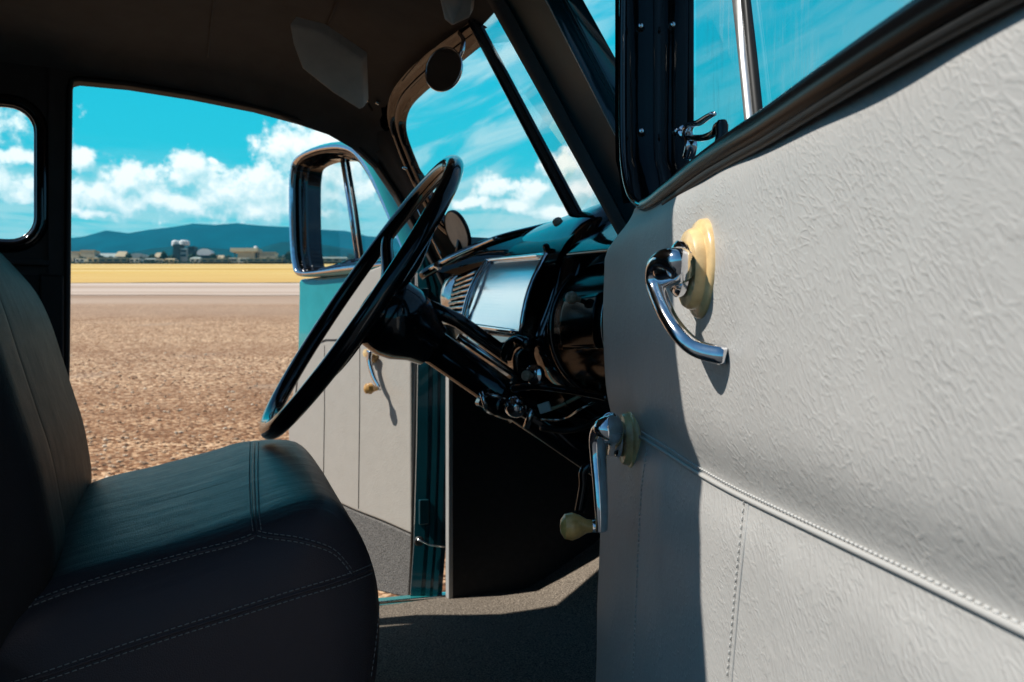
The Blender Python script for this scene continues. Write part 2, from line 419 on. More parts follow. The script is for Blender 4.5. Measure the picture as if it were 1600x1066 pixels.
# ================================================================== SETTING
KS = .1125; CK = -1.516                 # far ground rises gently: z = KS*d + CK
def ground_z(d):
    z = KS * d + CK
    dd = z - GZ; w = .12
    return GZ + .5 * (dd + math.sqrt(dd * dd + w * w)) - .0 if d < 12 else z
def pos(d, r, z): p = FW * d + RT * r; return V((p.x, p.y, z))
def dist_of_row(row): return (-CK) * FPX / (row - (HZ - KS * FPX))
def sheet(name, ds, hw, m, lift, sub=14, kind='structure', flat_after=None, wav=0):
    from mathutils import noise as mn
    rows = []
    for d in ds:
        w = hw(d); z = ground_z(d) + lift
        if flat_after and d > flat_after: z = ground_z(flat_after) + lift - (d - flat_after) * .01
        if wav and d == ds[0]:
            row = []
            for k in range(sub + 1):
                r = -w + 2 * w * k / sub; d2 = d + wav * (mn.noise(V((r * .07, 3.3, 1.0))) + .5 * mn.noise(V((r * .31, 1.3, 2.0))))
                row.append(pos(d2, r, ground_z(d2) + lift))
            rows.append(row); continue
        rows.append([pos(d, -w + 2 * w * k / sub, z) for k in range(sub + 1)])
    o = MB().grid(rows).build(name, m); return props(o, kind=kind)
def mat_gravel():
    m = bpy.data.materials.new('gravel_lot'); m.use_nodes = True; nt = m.node_tree; n = N(nt); b = nt.nodes['Principled BSDF']
    tc = n.new('ShaderNodeTexCoord'); o = tc.outputs['Object']
    v = n.new('ShaderNodeTexVoronoi'); n.link(o, v.inputs['Vector']); v.inputs['Scale'].default_value = 30
    big = n.noise(o, .22, 5, .6); mid = n.noise(o, 1.3, 5, .65); fine = n.noise(o, 22, 4, .7)
    mid = n.math('MULTIPLY_ADD', n.math('SUBTRACT', n.noise(n.rotscale(o, 21, .05, .55), 1.0, 5, .65), .5), .8, mid)
    soil = n.ramp(mid, [(.3, (.26, .145, .085)), (.5, (.38, .235, .15)), (.72, (.50, .35, .25))])
    sep = n.new('ShaderNodeSeparateColor'); n.link(v.outputs['Color'], sep.inputs[0])
    stone = n.ramp(n.math('MULTIPLY_ADD', fine, .3, n.math('MULTIPLY', sep.outputs[0], .75)), [(.22, (.085, .035, .015)), (.44, (.36, .20, .11)), (.60, (.52, .34, .21)), (.80, (.95, .76, .56))])
    c = n.mix(n.math('MULTIPLY_ADD', n.smooth(mid, .35, .65), .5, .45), soil, stone)
    pale = n.smooth(n.noise(o, .5, 4, .6), .60, .72)
    c = n.mix(n.math('MULTIPLY', pale, .45), c, c4((.50, .42, .35)))
    dd = n.vmath('DOT_PRODUCT', o, tuple(FW)); wob = n.noise(n.rotscale(o, 21, .02, .12), 1.0, 4, .6)
    tm = n.smooth(n.math('MULTIPLY_ADD', wob, 22.0, dd), 30.0, 49.0)
    c = n.mix(tm, c, n.ramp(n.noise(n.rotscale(o, 21, .02, .22), 1.0, 5, .6, .3), [(.3, (.33, .225, .165)), (.5, (.47, .355, .28)), (.7, (.58, .48, .41))]))
    rust = n.math('SUBTRACT', 1.0, n.smooth(n.math('MULTIPLY_ADD', big, 5.0, dd), 8.0, 17.0))
    c = n.mix(1.0, c, n.mix(rust, c4((.92, .82, .73)), c4((.80, .63, .49))), blend='MULTIPLY')
    n.link(c, b.inputs['Base Color']); b.inputs['Roughness'].default_value = .95; b.inputs['Specular IOR Level'].default_value = .2
    bp = n.new('ShaderNodeBump'); bp.inputs['Strength'].default_value = .7; bp.inputs['Distance'].default_value = .022
    n.link(n.math('ADD', n.math('MULTIPLY', v.outputs['Distance'], -.9), fine), bp.inputs['Height']); n.link(bp.outputs[0], b.inputs['Normal'])
    return m
def mat_streak(name, stops, sx, sy, rot=-21):
    m = bpy.data.materials.new(name); m.use_nodes = True; nt = m.node_tree; n = N(nt); b = nt.nodes['Principled BSDF']
    tc = n.new('ShaderNodeTexCoord'); mpo = n.rotscale(tc.outputs['Object'], 21, sx, sy)
    n.link(n.ramp(n.noise(mpo, 1.0, 5, .6, .3), stops), b.inputs['Base Color']); b.inputs['Roughness'].default_value = .95; b.inputs['Specular IOR Level'].default_value = .1
    return m
def mat_grass(name, stops, sx, sy):
    m = mat_streak(name, stops, sx, sy); n = N(m.node_tree); b = m.node_tree.nodes['Principled BSDF']
    src = b.inputs['Base Color'].links[0].from_socket; tc = n.new('ShaderNodeTexCoord'); o = tc.outputs['Object']
    dd = n.vmath('DOT_PRODUCT', o, tuple(FW)); wob = n.noise(n.rotscale(o, 21, .012, .03), 1.0, 4, .6)
    far = n.smooth(n.math('MULTIPLY_ADD', wob, 70.0, dd), 95.0, 150.0)
    gold = n.mix(n.noise(n.rotscale(o, 21, .05, .35), 1.0, 5, .65), c4((.50, .27, .06)), c4((.78, .54, .21)))
    n.link(n.mix(far, gold, src), b.inputs['Base Color'])
    return m
M['gravel'] = mat_gravel()
M['track'] = mat_streak('pale_dirt_track', [(.3, (.38, .26, .19)), (.5, (.54, .41, .325)), (.7, (.67, .555, .47))], .02, .22)
M['dry_grass'] = mat_grass('dry_grass', [(.32, (.44, .22, .035)), (.46, (.66, .41, .10)), (.58, (.74, .56, .24)), (.72, (.80, .70, .46))], .007, .06)
M['far_ground'] = mat('far_ground', (.20, .20, .13), .95, vary=(.02, .3))
d_track = dist_of_row(462); d_grass = dist_of_row(443); d_town = 372.0
dl = [-60, -20, -5, 0, 1, 2, 2.5, 3, 3.5, 4, 5, 6, 7, 8, 9, 10, 11, 12, 14, 17, 20, 25, 30, 40, 60, 90, 150, 250, 420, 500, 900, 2000, 4000]
sheet('ground', dl, lambda d: 60 + abs(d) * 1.6, M['gravel'], 0.0, 30, flat_after=470)
sheet('dirt_track', [d_track + (d_grass - d_track) * k / 8 for k in range(9)], lambda d: 60 + d * 1.5, M['track'], .02, 200, wav=1.2)
sheet('grass_field', [d_grass + (d_town - d_grass) * (k / 14) ** 1.6 for k in range(15)], lambda d: 60 + d * 1.5, M['dry_grass'], .05, 200, wav=3.0)
M['bounce_cut_apron'] = mat('dark_bounce_cut', (.040, .043, .047), .9, vary=(3, .3), bump=(160, .5, .004))
sheet('bounce_cut_apron', [-60, -30, -10, -4, -2, 0, 1.2, 2.2], lambda d: 40 + abs(d), M['bounce_cut_apron'], .012, 20)  # unseen dark apron, added to cut the warm fill light from the ground
# loose stones lying on the near gravel
def stones():
    mb = MB(); rnd = random.Random(3)
    ico = [V(p).normalized() for p in [(0, 0, 1), (.9, 0, .4), (.28, .85, .4), (-.72, .53, .4), (-.72, -.53, .4), (.28, -.85, .4), (.7, .5, -.4), (-.28, .85, -.4), (-.9, 0, -.4), (-.28, -.85, -.4), (.7, -.5, -.4), (0, 0, -1)]]
    fc = [(0, 1, 2), (0, 2, 3), (0, 3, 4), (0, 4, 5), (0, 5, 1), (1, 6, 2), (2, 7, 3), (3, 8, 4), (4, 9, 5), (5, 10, 1), (6, 7, 2), (7, 8, 3), (8, 9, 4), (9, 10, 5), (10, 6, 1), (11, 7, 6), (11, 8, 7), (11, 9, 8), (11, 10, 9), (11, 6, 10)]
    for i in range(1500):
        d = 4.3 + 11 * rnd.random() ** 1.5; r = d * (-.62 + .5 * rnd.random()); s = rnd.uniform(.008, .024)
        c = pos(d, r, ground_z(d) + s * .25); rot = Matrix.Rotation(rnd.uniform(0, 6.3), 3, 'Z')
        sc = V((rnd.uniform(.8, 1.4), rnd.uniform(.7, 1.1), rnd.uniform(.5, .8)))
        mb.add([c + rot @ V((q.x * sc.x, q.y * sc.y, q.z * sc.z)) * s * rnd.uniform(.85, 1.15) for q in ico], fc)
    m = bpy.data.materials.new('stone'); m.use_nodes = True; n = N(m.node_tree); b = m.node_tree.nodes['Principled BSDF']
    g = n.new('ShaderNodeNewGeometry')
    n.link(n.ramp(g.outputs['Random Per Island'], [(0, (.30, .17, .09)), (.4, (.45, .28, .17)), (.8, (.62, .44, .29)), (1, (.80, .66, .50))]), b.inputs['Base Color']); b.inputs['Roughness'].default_value = .9
    o = mb.build('gravel_stones', m, smooth=False); props(o, 'loose brown pebbles scattered over the gravel lot', 'gravel', kind='stuff')
stones()
# hills
def hills():
    def ridge(name, D, prof, m, seedv, depth):
        rnd = random.Random(seedv); rows = []; cols = []
        x0, x1 = prof[0][0], prof[-1][0]
        nx = 150
        from mathutils import noise as mn
        for j in range(7):
            t = j / 6; row = []
            for i in range(nx + 1):
                px = x0 + (x1 - x0) * i / nx
                top = (HZ - lerp_table(prof, px)) / FPX * D
                top *= 1 + .022 * mn.noise(V((px * .03, seedv, 0)))
                z = 30 + (top - 30) * math.sin(t * math.pi / 2) ** 1.3 if j < 6 else top
                d = D - depth * (1 - t) + 20 * mn.noise(V((px * .02, t * 3, seedv))) * (1 - t)
                z += (1 - t) * t * 50 * mn.noise(V((px * .02, t * 3, seedv + 5)))
                row.append(pos(d, (px - 800) / FPX * d, z))
            rows.append(row)
        back = [pos(D + depth, (x0 + (x1 - x0) * i / nx - 800) / FPX * (D + depth), 20) for i in range(nx + 1)]
        rows.append(back)
        o = MB().grid(rows).build(name, m); props(o, kind='structure')
    mh = mat('forested_hill', (.003, .050, .066), .95, vary=(.01, .5), spec=.1)
    ridge('hills', 2900, [(-1500, 366), (-900, 350), (-500, 362), (-200, 372), (0, 381), (105, 376), (135, 372), (152, 364), (200, 368), (240, 362), (275, 357), (310, 352), (350, 355), (372, 353), (400, 355), (430, 358), (470, 356), (520, 361), (560, 368), (620, 374), (760, 380), (1000, 372), (1500, 360), (2400, 368), (3600, 372)], mh, 11, 900)
    mh2 = mat('near_forested_hill', (.003, .040, .046), .95, vary=(.015, .5), spec=.1)
    ridge('foothills', 1500, [(-1500, 400), (-400, 398), (60, 402), (150, 400), (200, 399), (240, 391), (300, 388), (350, 392), (420, 386), (450, 378), (500, 382), (560, 392), (640, 398), (1000, 396), (2400, 398), (3600, 400)], mh2, 23, 380)
hills()
# town across the field
TD = 384.0
M['t_cream'] = mat('cream_render', (.62, .54, .36), .85, vary=(.4, .12)); M['t_white'] = mat('white_sheet_metal', (.74, .77, .76), .6, vary=(.4, .06))
M['t_grey'] = mat('grey_green_roof', (.34, .40, .37), .8, vary=(.4, .2)); M['t_dark'] = mat('dark_slate_cladding', (.015, .045, .055), .7, vary=(.4, .3))
M['t_tan'] = mat('tan_roof', (.50, .41, .26), .85, vary=(.4, .15)); M['t_glass'] = mat('dark_window_band', (.02, .04, .05), .25, vary=(.5, .4)); M['t_drab'] = mat('drab_wall', (.13, .16, .15), .85, vary=(.4, .3))
gbase = ground_z(TD)
def hedge():
    mb = MB(); rnd = random.Random(5)
    for i in range(9000):
        r = rnd.uniform(-.75, .25) * TD; g = .5 + .5 * math.sin(r * .21) * math.sin(r * .053 + 1)
        h = (1.0 + 2.2 * g * rnd.random()) * rnd.random() ** .6
        c = pos(d_town + 2 + rnd.uniform(-1.2, 1.2), r, ground_z(d_town) + h)
        e1 = V((rnd.gauss(0, 1), rnd.gauss(0, 1), rnd.gauss(0, 1))).normalized(); e2 = e1.orthogonal().normalized(); q = .32
        mb.add([c - e1 * q, c + e2 * q * .7, c + e1 * q, c - e2 * q * .7], [(0, 1, 2, 3)])
    props(mb.build('hedge', M['leaf'], smooth=False), 'dark scrubby hedge along the far edge of the dry field', 'hedge', kind='stuff')

def building(px0, px1, row, wall, roof, label, kind='gable', name='town_building', d=None, base=None):
    d = d or TD; c = (px0 + px1) / 2; w = (px1 - px0) / FPX * d; zb = gbase - .5 if base is None else base; zt = (HZ - row) / FPX * d
    h = zt - zb; o = pos(d, (c - 800) / FPX * d, zb); dep = max(5, w * .6)
    t = thing(name, label, 'building', o, 'buildings of the town beyond the field')
    wh = h * (.66 if kind in ('gable', 'arch') else .93)
    X = RT * (w / 2); Y = FW * (dep / 2); m = MB().box(o + UP * (wh / 2), X, Y, UP * (wh / 2)); m.build('wall', M[wall], t, smooth=False)
    if kind == 'gable':
        e = 1.06; a = o + UP * wh
        mb = MB().prism([a - X * e - Y * e, a - X * e + Y * e, a - X * e + UP * (h - wh)], X * 2 * e)
        p = [a - X * e - Y * e, a + X * e - Y * e, a + X * .8 + UP * (h - wh), a - X * .8 + UP * (h - wh), a + X * e + Y * e, a - X * e + Y * e]
        mb = MB().add(p, [(0, 1, 2, 3), (4, 5, 3, 2), (1, 4, 2), (5, 0, 3), (0, 5, 4, 1)]); mb.build('roof', M[roof], t, smooth=False)
    elif kind == 'arch':
        rows = []
        for s_ in (-1.04, 1.04):
            rows.append([o + UP * (wh + (h - wh) * math.sin(math.pi * k / 12) ** .6) + X * (-1.04 * math.cos(math.pi * k / 12)) + Y * s_ for k in range(13)])
        mb = MB().grid(rows); mb.f.append(tuple(range(13))); mb.f.append(tuple(range(25, 12, -1))); mb.build('roof', M[roof], t, smooth=False)
    else:
        MB().box(o + UP * (wh + h * .035), X * 1.05, Y * 1.05, UP * (h * .035)).build('roof', M[roof], t, smooth=False)
    k = max(2, min(6, int(w / 2.6))); fw = w / k
    for i in range(k):
        nb = MB().box(o - X + RT * (fw * (i + .5)) - Y * 1.0 + UP * (wh * .5), RT * (fw * .30), FW * .06, UP * (min(1.0, wh * .24)))
        nb.build('window', M['t_glass'], t, smooth=False)
    return t
for (a, b, r, w_, rf, k, lb) in [
    (108, 127, 394, 't_cream', 't_tan', 'flat', 'cream flat roofed building at the left end of the town, beside the door pillar'),
    (130, 152, 392, 't_cream', 't_tan', 'flat', 'taller cream flat roofed building, second from the left end of the town'),
    (141, 158, 404, 't_cream', 't_cream', 'flat', 'small low cream shed in front of the pair of cream buildings'),
    (153, 186, 396, 't_drab', 't_grey', 'gable', 'grey roofed house just right of the pair of cream buildings'),
    (183, 200, 393, 't_drab', 't_tan', 'gable', 'narrow tan roofed house between the grey roofed house and the arched hall'),
    (160, 205, 405, 't_drab', 't_grey', 'flat', 'long low drab shed in front of the tan roofed house'),
    (203, 233, 397, 't_drab', 't_grey', 'arch', 'grey green hall with an arched roof, left of the tower block'),
    (243, 261, 395, 't_drab', 't_tan', 'gable', 'small house with a tan roof, left of the tower block'),
    (228, 246, 404, 't_drab', 't_grey', 'gable', 'low grey house between the arched hall and the tan roofed house'),
    (260, 276, 404, 't_cream', 't_tan', 'gable', 'low cream house at the foot of the tower block on its left'),
    (297, 306, 386, 't_dark', 't_dark', 'flat', 'dark blank tower slab between the tower block and the white hangar'),
    (311, 333, 390, 't_dark', 't_white', 'arch', 'white hangar with a bright arched roof, right of the dark tower slab'),
    (300, 316, 402, 't_white', 't_grey', 'gable', 'small white house at the foot of the white hangar'),
    (334, 352, 399, 't_drab', 't_tan', 'gable', 'low tan roofed house right of the white hangar'),
    (318, 362, 406, 't_drab', 't_grey', 'flat', 'long low grey shed in front of the white hangar'),
    (361, 390, 404, 't_white', 't_white', 'flat', 'white box van sized shed in front of the columned cream hall'),
    (404, 432, 395, 't_cream', 't_tan', 'flat', 'cream building at the right end of the town, beside the lamp mast'),
    (390, 446, 406, 't_drab', 't_grey', 'flat', 'long low grey shed at the right end of the town'),
    (443, 486, 398, 't_cream', 't_grey', 'arch', 'pale domed hall partly behind the open driver door'),
    (206, 222, 405, 't_white', 't_white', 'flat', 'low white shed in front of the arched hall'),
    (246, 258, 406, 't_white', 't_cream', 'flat', 'tiny white shed left of the tower block, below the small tan roofed house'),
    (337, 349, 407, 't_cream', 't_white', 'flat', 'tiny cream shed below the low tan roofed house'),
    (407, 421, 405, 't_white', 't_white', 'gable', 'small white house in front of the right hand cream building'),
    (122, 136, 405, 't_white', 't_white', 'flat', 'small white shed in front of the pair of cream buildings'),
    (-30, 10, 396, 't_cream', 't_tan', 'gable', 'cream house behind the rear window pillar'), (500, 545, 402, 't_drab', 't_grey', 'gable', 'grey roofed house seen through the driver door glass')]:
    dd = TD + (-8 if r >= 402 else 14)
    building(a, b, r, w_, rf, lb, k, d=dd)
hedge_later = hedge
def tower_block():
    d = TD + 22; z0 = gbase - .5
    def at(px, row): return pos(d, (px - 800) / FPX * d, (HZ - row) / FPX * d)
    t = thing('tower_block', 'tall dark tower block with two white rooftop drums, highest building of the town', 'building', pos(d, (282 - 800) / FPX * d, z0), 'buildings of the town beyond the field')
    s = d / FPX
    def bx(px0, px1, r0, r1, dp): 
        c = at((px0 + px1) / 2, (r0 + r1) / 2); return MB().box(c, RT * ((px1 - px0) / 2 * s), FW * dp, UP * ((r1 - r0) / 2 * s))
    bx(274, 285, 383, 414, 3).build('wall', M['t_dark'], t, smooth=False)
    bx(285, 295, 389, 414, 2.6).build('side_wall', M['t_grey'], t, smooth=False)
    for (a, r, rad, hh) in [(275, 384, 6.5, 8), (288, 383.5, 8, 7)]:
        c = at(a, r + hh / 2 - 4); MB().lathe(c, UP, [(0, 0), (rad * s, 0), (rad * s, hh * s * .75), (rad * .7 * s, hh * s), (0, hh * s)], 16).build('roof_drum', M['t_white'], t)
    bx(286, 294, 392, 395, 2.75).build('window', M['t_glass'], t, smooth=False); bx(286, 294, 399, 402, 2.75).build('window', M['t_glass'], t, smooth=False)
tower_block()
def canopy_hall():
    d = TD + 4; s = d / FPX
    def at(px, row): return pos(d, (px - 800) / FPX * d, (HZ - row) / FPX * d)
    t = thing('columned_hall', 'cream hall with a wide flat canopy on columns, left of the lamp mast', 'building', at(385, 412), 'buildings of the town beyond the field')
    MB().box(at(385, 392), RT * (21 * s), FW * 4, UP * (2.6 * s)).build('canopy_roof', M['t_cream'], t, smooth=False)
    MB().box(at(387, 401), RT * (13 * s), FW * 2.5, UP * (7 * s)).build('wall', M['t_tan'], t, smooth=False)
    for px in (367, 376, 395, 404): MB().tube([at(px, 413), at(px, 394)], .8 * s, 8).build('column', M['t_dark'], t)
    t = thing('lamp_mast', 'tall dark mast with a white ball on top beside the columned hall', 'mast', at(400, 413))
    MB().tube([at(400, 413), at(400, 388)], lambda q: (2.4 - q) * s, 8).build('pole', M['t_dark'], t)
    MB().lathe(at(400, 388), UP, [(0, -4 * s), (2.6 * s, -2.5 * s), (3.6 * s, 0), (2.6 * s, 2.6 * s), (0, 3.6 * s)], 14).build('ball', M['t_white'], t)
canopy_hall()
M['bark'] = mat('bark', (.06, .045, .03), .9, vary=(2, .3)); M['leaf'] = mat('leaf', (.035, .075, .05), .8, vary=(.5, .5), spec=.2)
hedge_later()
def tree(px, row, w, label, d=None, group='trees between the houses'):
    d = d or TD + 6; s = d / FPX; rnd = random.Random(int(px)); zb = gbase - .4; zt = (HZ - row) * s; h = zt - zb; b = pos(d, (px - 800) * s, zb)
    t = thing('town_tree', label, 'tree', b, group)
    MB().tube([b, b + UP * h * .35, b + UP * h * .7 + RT * .15], lambda q: h * .05 * (1.2 - q), 7).build('trunk', M['bark'], t)
    mb = MB()
    for i in range(420):
        u = V((rnd.gauss(0, 1), rnd.gauss(0, 1), rnd.gauss(0, 1))).normalized() * rnd.random() ** .45
        lump = 1 + .28 * math.sin(u.x * 5 + px) * math.cos(u.z * 6)
        c = b + UP * (h * .62 + u.z * h * .38) + (RT * u.x + FW * u.y) * (w / 2 * s * lump)
        e1 = V((rnd.gauss(0, 1), rnd.gauss(0, 1), rnd.gauss(0, 1))).normalized(); e2 = e1.orthogonal().normalized(); q = h * .07
        mb.add([c - e1 * q, c + e2 * q * .6, c + e1 * q, c - e2 * q * .6], [(0, 1, 2, 3)])
    mb.build('crown', M['leaf'], t, smooth=False)
for (px, row, w, lb) in [(172, 400, 16, 'dark tree behind the low drab shed at the left of the town'), (222, 401, 14, 'dark tree in front of the arched hall'), (158, 399, 13, 'dark tree right of the second cream building from the left'), (128, 400, 10, 'small dark tree between the pair of cream buildings'), (201, 396, 12, 'dark tree just left of the arched hall'), (238, 397, 14, 'dark tree right of the arched hall'), (256, 393, 11, 'dark tree behind the small tan roofed house'), (334, 396, 12, 'dark tree touching the right side of the white hangar'), (383, 399, 12, 'dark tree in front of the columned hall'), (452, 393, 16, 'tall dark tree left of the open driver door'), (268, 398, 14, 'dark tree left of the tower block'),
                         (303, 396, 18, 'dark tree at the foot of the dark tower slab'), (345, 402, 20, 'dark tree right of the white hangar'), (357, 399, 14, 'dark tree left of the columned hall'),
                         (420, 402, 16, 'dark tree in front of the cream building at the right of the town'), (437, 400, 16, 'dark tree left of the domed hall'), (520, 399, 30, 'dark tree seen through the driver door glass'), (550, 396, 26, 'larger dark tree seen through the driver door glass')]:
    tree(px, row, w, lb)

# ---- the air: even haze round the whole scene
def haze():
    m = bpy.data.materials.new('haze'); m.use_nodes = True; nt = m.node_tree; nt.nodes.clear(); n = N(nt)
    out = n.new('ShaderNodeOutputMaterial'); v = n.new('ShaderNodeVolumePrincipled'); n.link(v.outputs[0], out.inputs['Volume'])
    v.inputs['Color'].default_value = (.0, .62, .95, 1); v.inputs['Density'].default_value = .00014; v.inputs['Anisotropy'].default_value = .2
    o = MB().box(V((0, 0, 263.8)), V((11000, 0, 0)), V((0, 11000, 0)), V((0, 0, 266))).build('haze', m, smooth=False); props(o, 'pale blue air over the field and hills', 'haze', kind='stuff')
haze()

# ================================================================== TRUCK
truck = thing('pickup_truck', 'old teal pickup truck with both doors open, black seat and grey door panels', 'truck', (.3, 1.5, GZ))
YF, YN, YC = 2.08, .82, 1.54
def near_y(X): return lerp_table([(.12, YN), (.5, 1.0)], X)
# ---- far side of the cab: plate with the door opening
open_far = [(100, 935), (101, 700), (104, 560), (107, 250), (108.5, 140), (112, 126), (122, 123.5), (200, 131), (300, 147), (400, 167), (470, 186), (520, 203), (556, 224), (590, 256), (622, 303), (655, 362), (684, 420), (698, 450), (704, 500), (706, 600), (706, 934)]
def far_pt(p): return PY(p[0], p[1], YF)
inner = [far_pt(p) for p in open_far]
def zside(X): return lerp_table([(-.25, .605), (-.1, .595), (.1, .575), (.25, .548), (.35, .52), (.42, .49), (.48, .44), (.56, .33), (.64, .2), (.7, .13)], X)
def outer_of(p, i):
    if i <= 5: return V((-.202, YF, min(p.z, .60) if i < 5 else .64))
    if p.x < .45 and p.z > .3: return V((p.x + .01, YF, p.z + .06))
    return V((p.x + .06 + (0 if i < 17 else .0), YF, p.z + (.05 if i < 16 else 0)))
outer = [outer_of(p, i) for i, p in enumerate(inner)]
def side_plate(name, inn, out, dy, m, thick):
    mb = MB(); rows = [inn, out]
    rows2 = [[p + V((0, thick, 0)) for p in inn], [p + V((0, thick, 0)) for p in out]]
    mb.grid([rows[0], rows[1], rows2[1], rows2[0]], cu=True)
    return mb.build(name, m, truck, smooth=False)
side_plate('cab_side', inner, outer, 0, M['trim_cloth'], .05)
MB().tube(inner, .0065, 8).build('door_seal', M['rubber'], truck)
# near side (door opening we look through; frame itself is outside the picture)
inn_n = [V((p.x if p.x > 0 else p.x - .09, near_y(p.x), p.z)) for p in inner]; out_n = [V((p.x if p.x > 0 else p.x - .06, near_y(p.x), p.z)) for p in outer]
keep = [k for k in range(len(inn_n)) if inn_n[k].x < .46 or inn_n[k].z > .4]
keep = [k for k in range(len(inn_n)) if k <= 12]
side_plate('cab_side', [inn_n[k] for k in keep], [V((out_n[k].x, out_n[k].y, out_n[k].z + (.0 if k > 4 else 0))) for k in keep], 0, M['teal'], -.04)
# ---- headliner and roof skin
def head_row(X, zr, front=0.0, dz=0.0, grow=0.0):
    r = []
    for k in range(33):
        v = -1 + 2 * k / 32; a = abs(v)
        ze = zside(X) - .003
        z = ze + (zr - ze) * (1 - a ** 2.7) ** (1 / 2.1)
        r.append(V((X + front * (1 - a * a), YC + (.54 + grow) * v if v > 0 else YC + (YC - near_y(X) + grow * .2) * v, z + dz)))
    return r
hs = [(-.79, .61, 0), (-.72, .64, 0), (-.5, .665, 0), (-.2, .675, 0), (-.05, .675, 0), (.1, .685, 0), (.25, .68, .005), (.36, .66, .02), (.43, .63, .045), (.47, .595, .065)]
MB().grid([head_row(*h) for h in hs]).build('headliner', M['headliner'], truck)
MB().grid([head_row(h[0] + (-.06 if i == 0 else 0.03 if i == len(hs) - 1 else 0), h[1], h[2], .035, .05) for i, h in enumerate(hs)]).build('roof_skin', M['teal'], truck)
# ceiling seams
for xs in (.1, .31):
    zr = lerp_table([(a, b) for a, b, c in hs], xs)
    MB().tube([p + V((0, 0, -.001)) for p in head_row(xs, zr)][2:31], .0022, 6).build('headliner_seam', M['headliner'], truck)
# ---- cab side behind the door, with the quarter window
def rrect(x0, x1, z0, z1, r, n=8):
    pts = []
    for (cx, cz, a0) in [(x1 - r, z1 - r, 0), (x0 + r, z1 - r, 90), (x0 + r, z0 + r, 180), (x1 - r, z0 + r, 270)]:
        for k in range(n):
            a = math.radians(a0 + 90 * k / (n - 1)); pts.append((cx + r * math.cos(a), cz + r * math.sin(a)))
    return pts
YQ = YF + .012
wx1 = PY(66, 270, YQ).x; wx0 = wx1 - .36; wz1 = PY(20, 158, YQ).z; wz0 = PY(20, 386, YQ).z
hole = rrect(wx0, wx1, wz0, wz1, .058)
def quarter_out(p):
    cx, cz = (wx0 + wx1) / 2, (wz0 + wz1) / 2; dx, dz = p[0] - cx, p[1] - cz
    t = min(((-.195 - cx) if dx > 0 else (cx + .79)) / max(1e-6, abs(dx)), ((.66 - cz) if dz > 0 else (cz + .62)) / max(1e-6, abs(dz)))
    return (cx + dx * t, cz + dz * t)
h3 = [V((x, YQ, z)) for x, z in hole]; o3 = [V((*(quarter_out(p)[0:1]), YQ, quarter_out(p)[1])) for p in hole]
MB().grid([h3, o3], cv=True).build('cab_side', M['trim_cloth'], truck, smooth=False, solid=(.03, 1))
qf = MB().tube([V((x, YQ - .004, z)) for x, z in hole], .0125, 10, closed=True).build('quarter_window', M['black_gloss'], truck)
MB().tube([V((x, YQ - .003, z)) for x, z in rrect(wx0 + .012, wx1 - .012, wz0 + .012, wz1 - .012, .048)], .0032, 8, closed=True).build('window_trim', M['chrome'], qf)
rg = rrect(wx0 + .004, wx1 - .004, wz0 + .004, wz1 - .004, .055)
MB().add([V((x, YQ + .010, z)) for x, z in rg], [tuple(range(len(rg)))]).build('window_glass', M['screen_glass'], qf, smooth=False)
MB().box((-.49, YF + .002, .205), V((.29, 0, 0)), V((0, .010, 0)), V((0, 0, .006))).build('belt_moulding', M['trim_cloth'], truck, smooth=False, bevel=.003)
MB().box((-.47, YF + .004, -.18), V((.26, 0, 0)), V((0, .005, 0)), V((0, 0, .36))).build('quarter_panel', M['dark_wall'], truck, smooth=False)
MB().box((-.195, YF - .004, -.18), V((.022, 0, 0)), V((0, .010, 0)), V((0, 0, .36))).build('pillar_cover', M['dark_wall'], truck, smooth=False, bevel=.004)
XR = -.76
MB().box((XR, YC, .0), V((.012, 0, 0)), V((0, .56, 0)), V((0, 0, .64))).build('rear_wall', M['trim_cloth'], truck, smooth=False)
MB().box((-.49, YN - .012, .02), V((.30, 0, 0)), V((0, .012, 0)), V((0, 0, .65))).build('quarter_panel', M['teal'], truck, smooth=False)
# exterior cab back
MB().box((-.80, YC, -.33), V((.012, 0, 0)), V((0, .62, 0)), V((0, 0, .52))).build('cab_back', M['teal'], truck, smooth=False, bevel=.008)

# ---- floor, kick panel, firewall
fl = []
for X, z in [(-.36, -.545), (0, -.545), (.4, -.545), (.7, -.542), (.83, -.533), (.9, -.495), (1.0, -.435), (1.1, -.35), (1.16, -.29)]:
    fl.append([V((X if X > -.3 else -.76, .86 + (YF - .012 - .86) * k / 16, z + .006 * math.sin(k * 1.3 + X * 9))) for k in range(17)])
MB().grid(fl).build('floor_carpet', M['carpet'], truck)
MB().box((.25, YC, -.60), V((.98, 0, 0)), V((0, .56, 0)), V((0, 0, .03))).build('floor_pan', M['dark_wall'], truck, smooth=False)
MB().box((.28, YF + .03, -.575), V((.40, 0, 0)), V((0, .04, 0)), V((0, 0, .028))).build('door_sill', M['teal_sunlit'], truck, smooth=False, bevel=.006)
MB().tube([V((-.1, YF - .004, -.541)), V((.70, YF - .004, -.541))], .004, 6).build('sill_plate', M['worn_chrome'], truck)
kp = [(703, 575), (703, 934), (720, 932), (790, 928), (838, 918), (870, 897), (945, 870), (1060, 810), (1060, 575)]
MB().prism([PY(a, b, YF - .03) for a, b in kp], V((0, .012, 0))).build('kick_panel', M['felt'], truck, smooth=False, bevel=.003)
MB().box(PY(702, 760, YF - .02), V((.0055, 0, 0)), V((0, .012, 0)), V((0, 0, .26))).build('trim_strip', M['pale_trim'], truck, smooth=False, bevel=.002)
MB().box((1.17, YC, -.1), V((.01, 0, 0)), V((0, .62, 0)), V((0, 0, .5))).build('firewall', M['dark_wall'], truck, smooth=False)
MB().box((.93, YF + .01, -.15), V((.25, 0, 0)), V((0, .02, 0)), V((0, 0, .45))).build('cowl_side', M['teal'], truck, smooth=False)
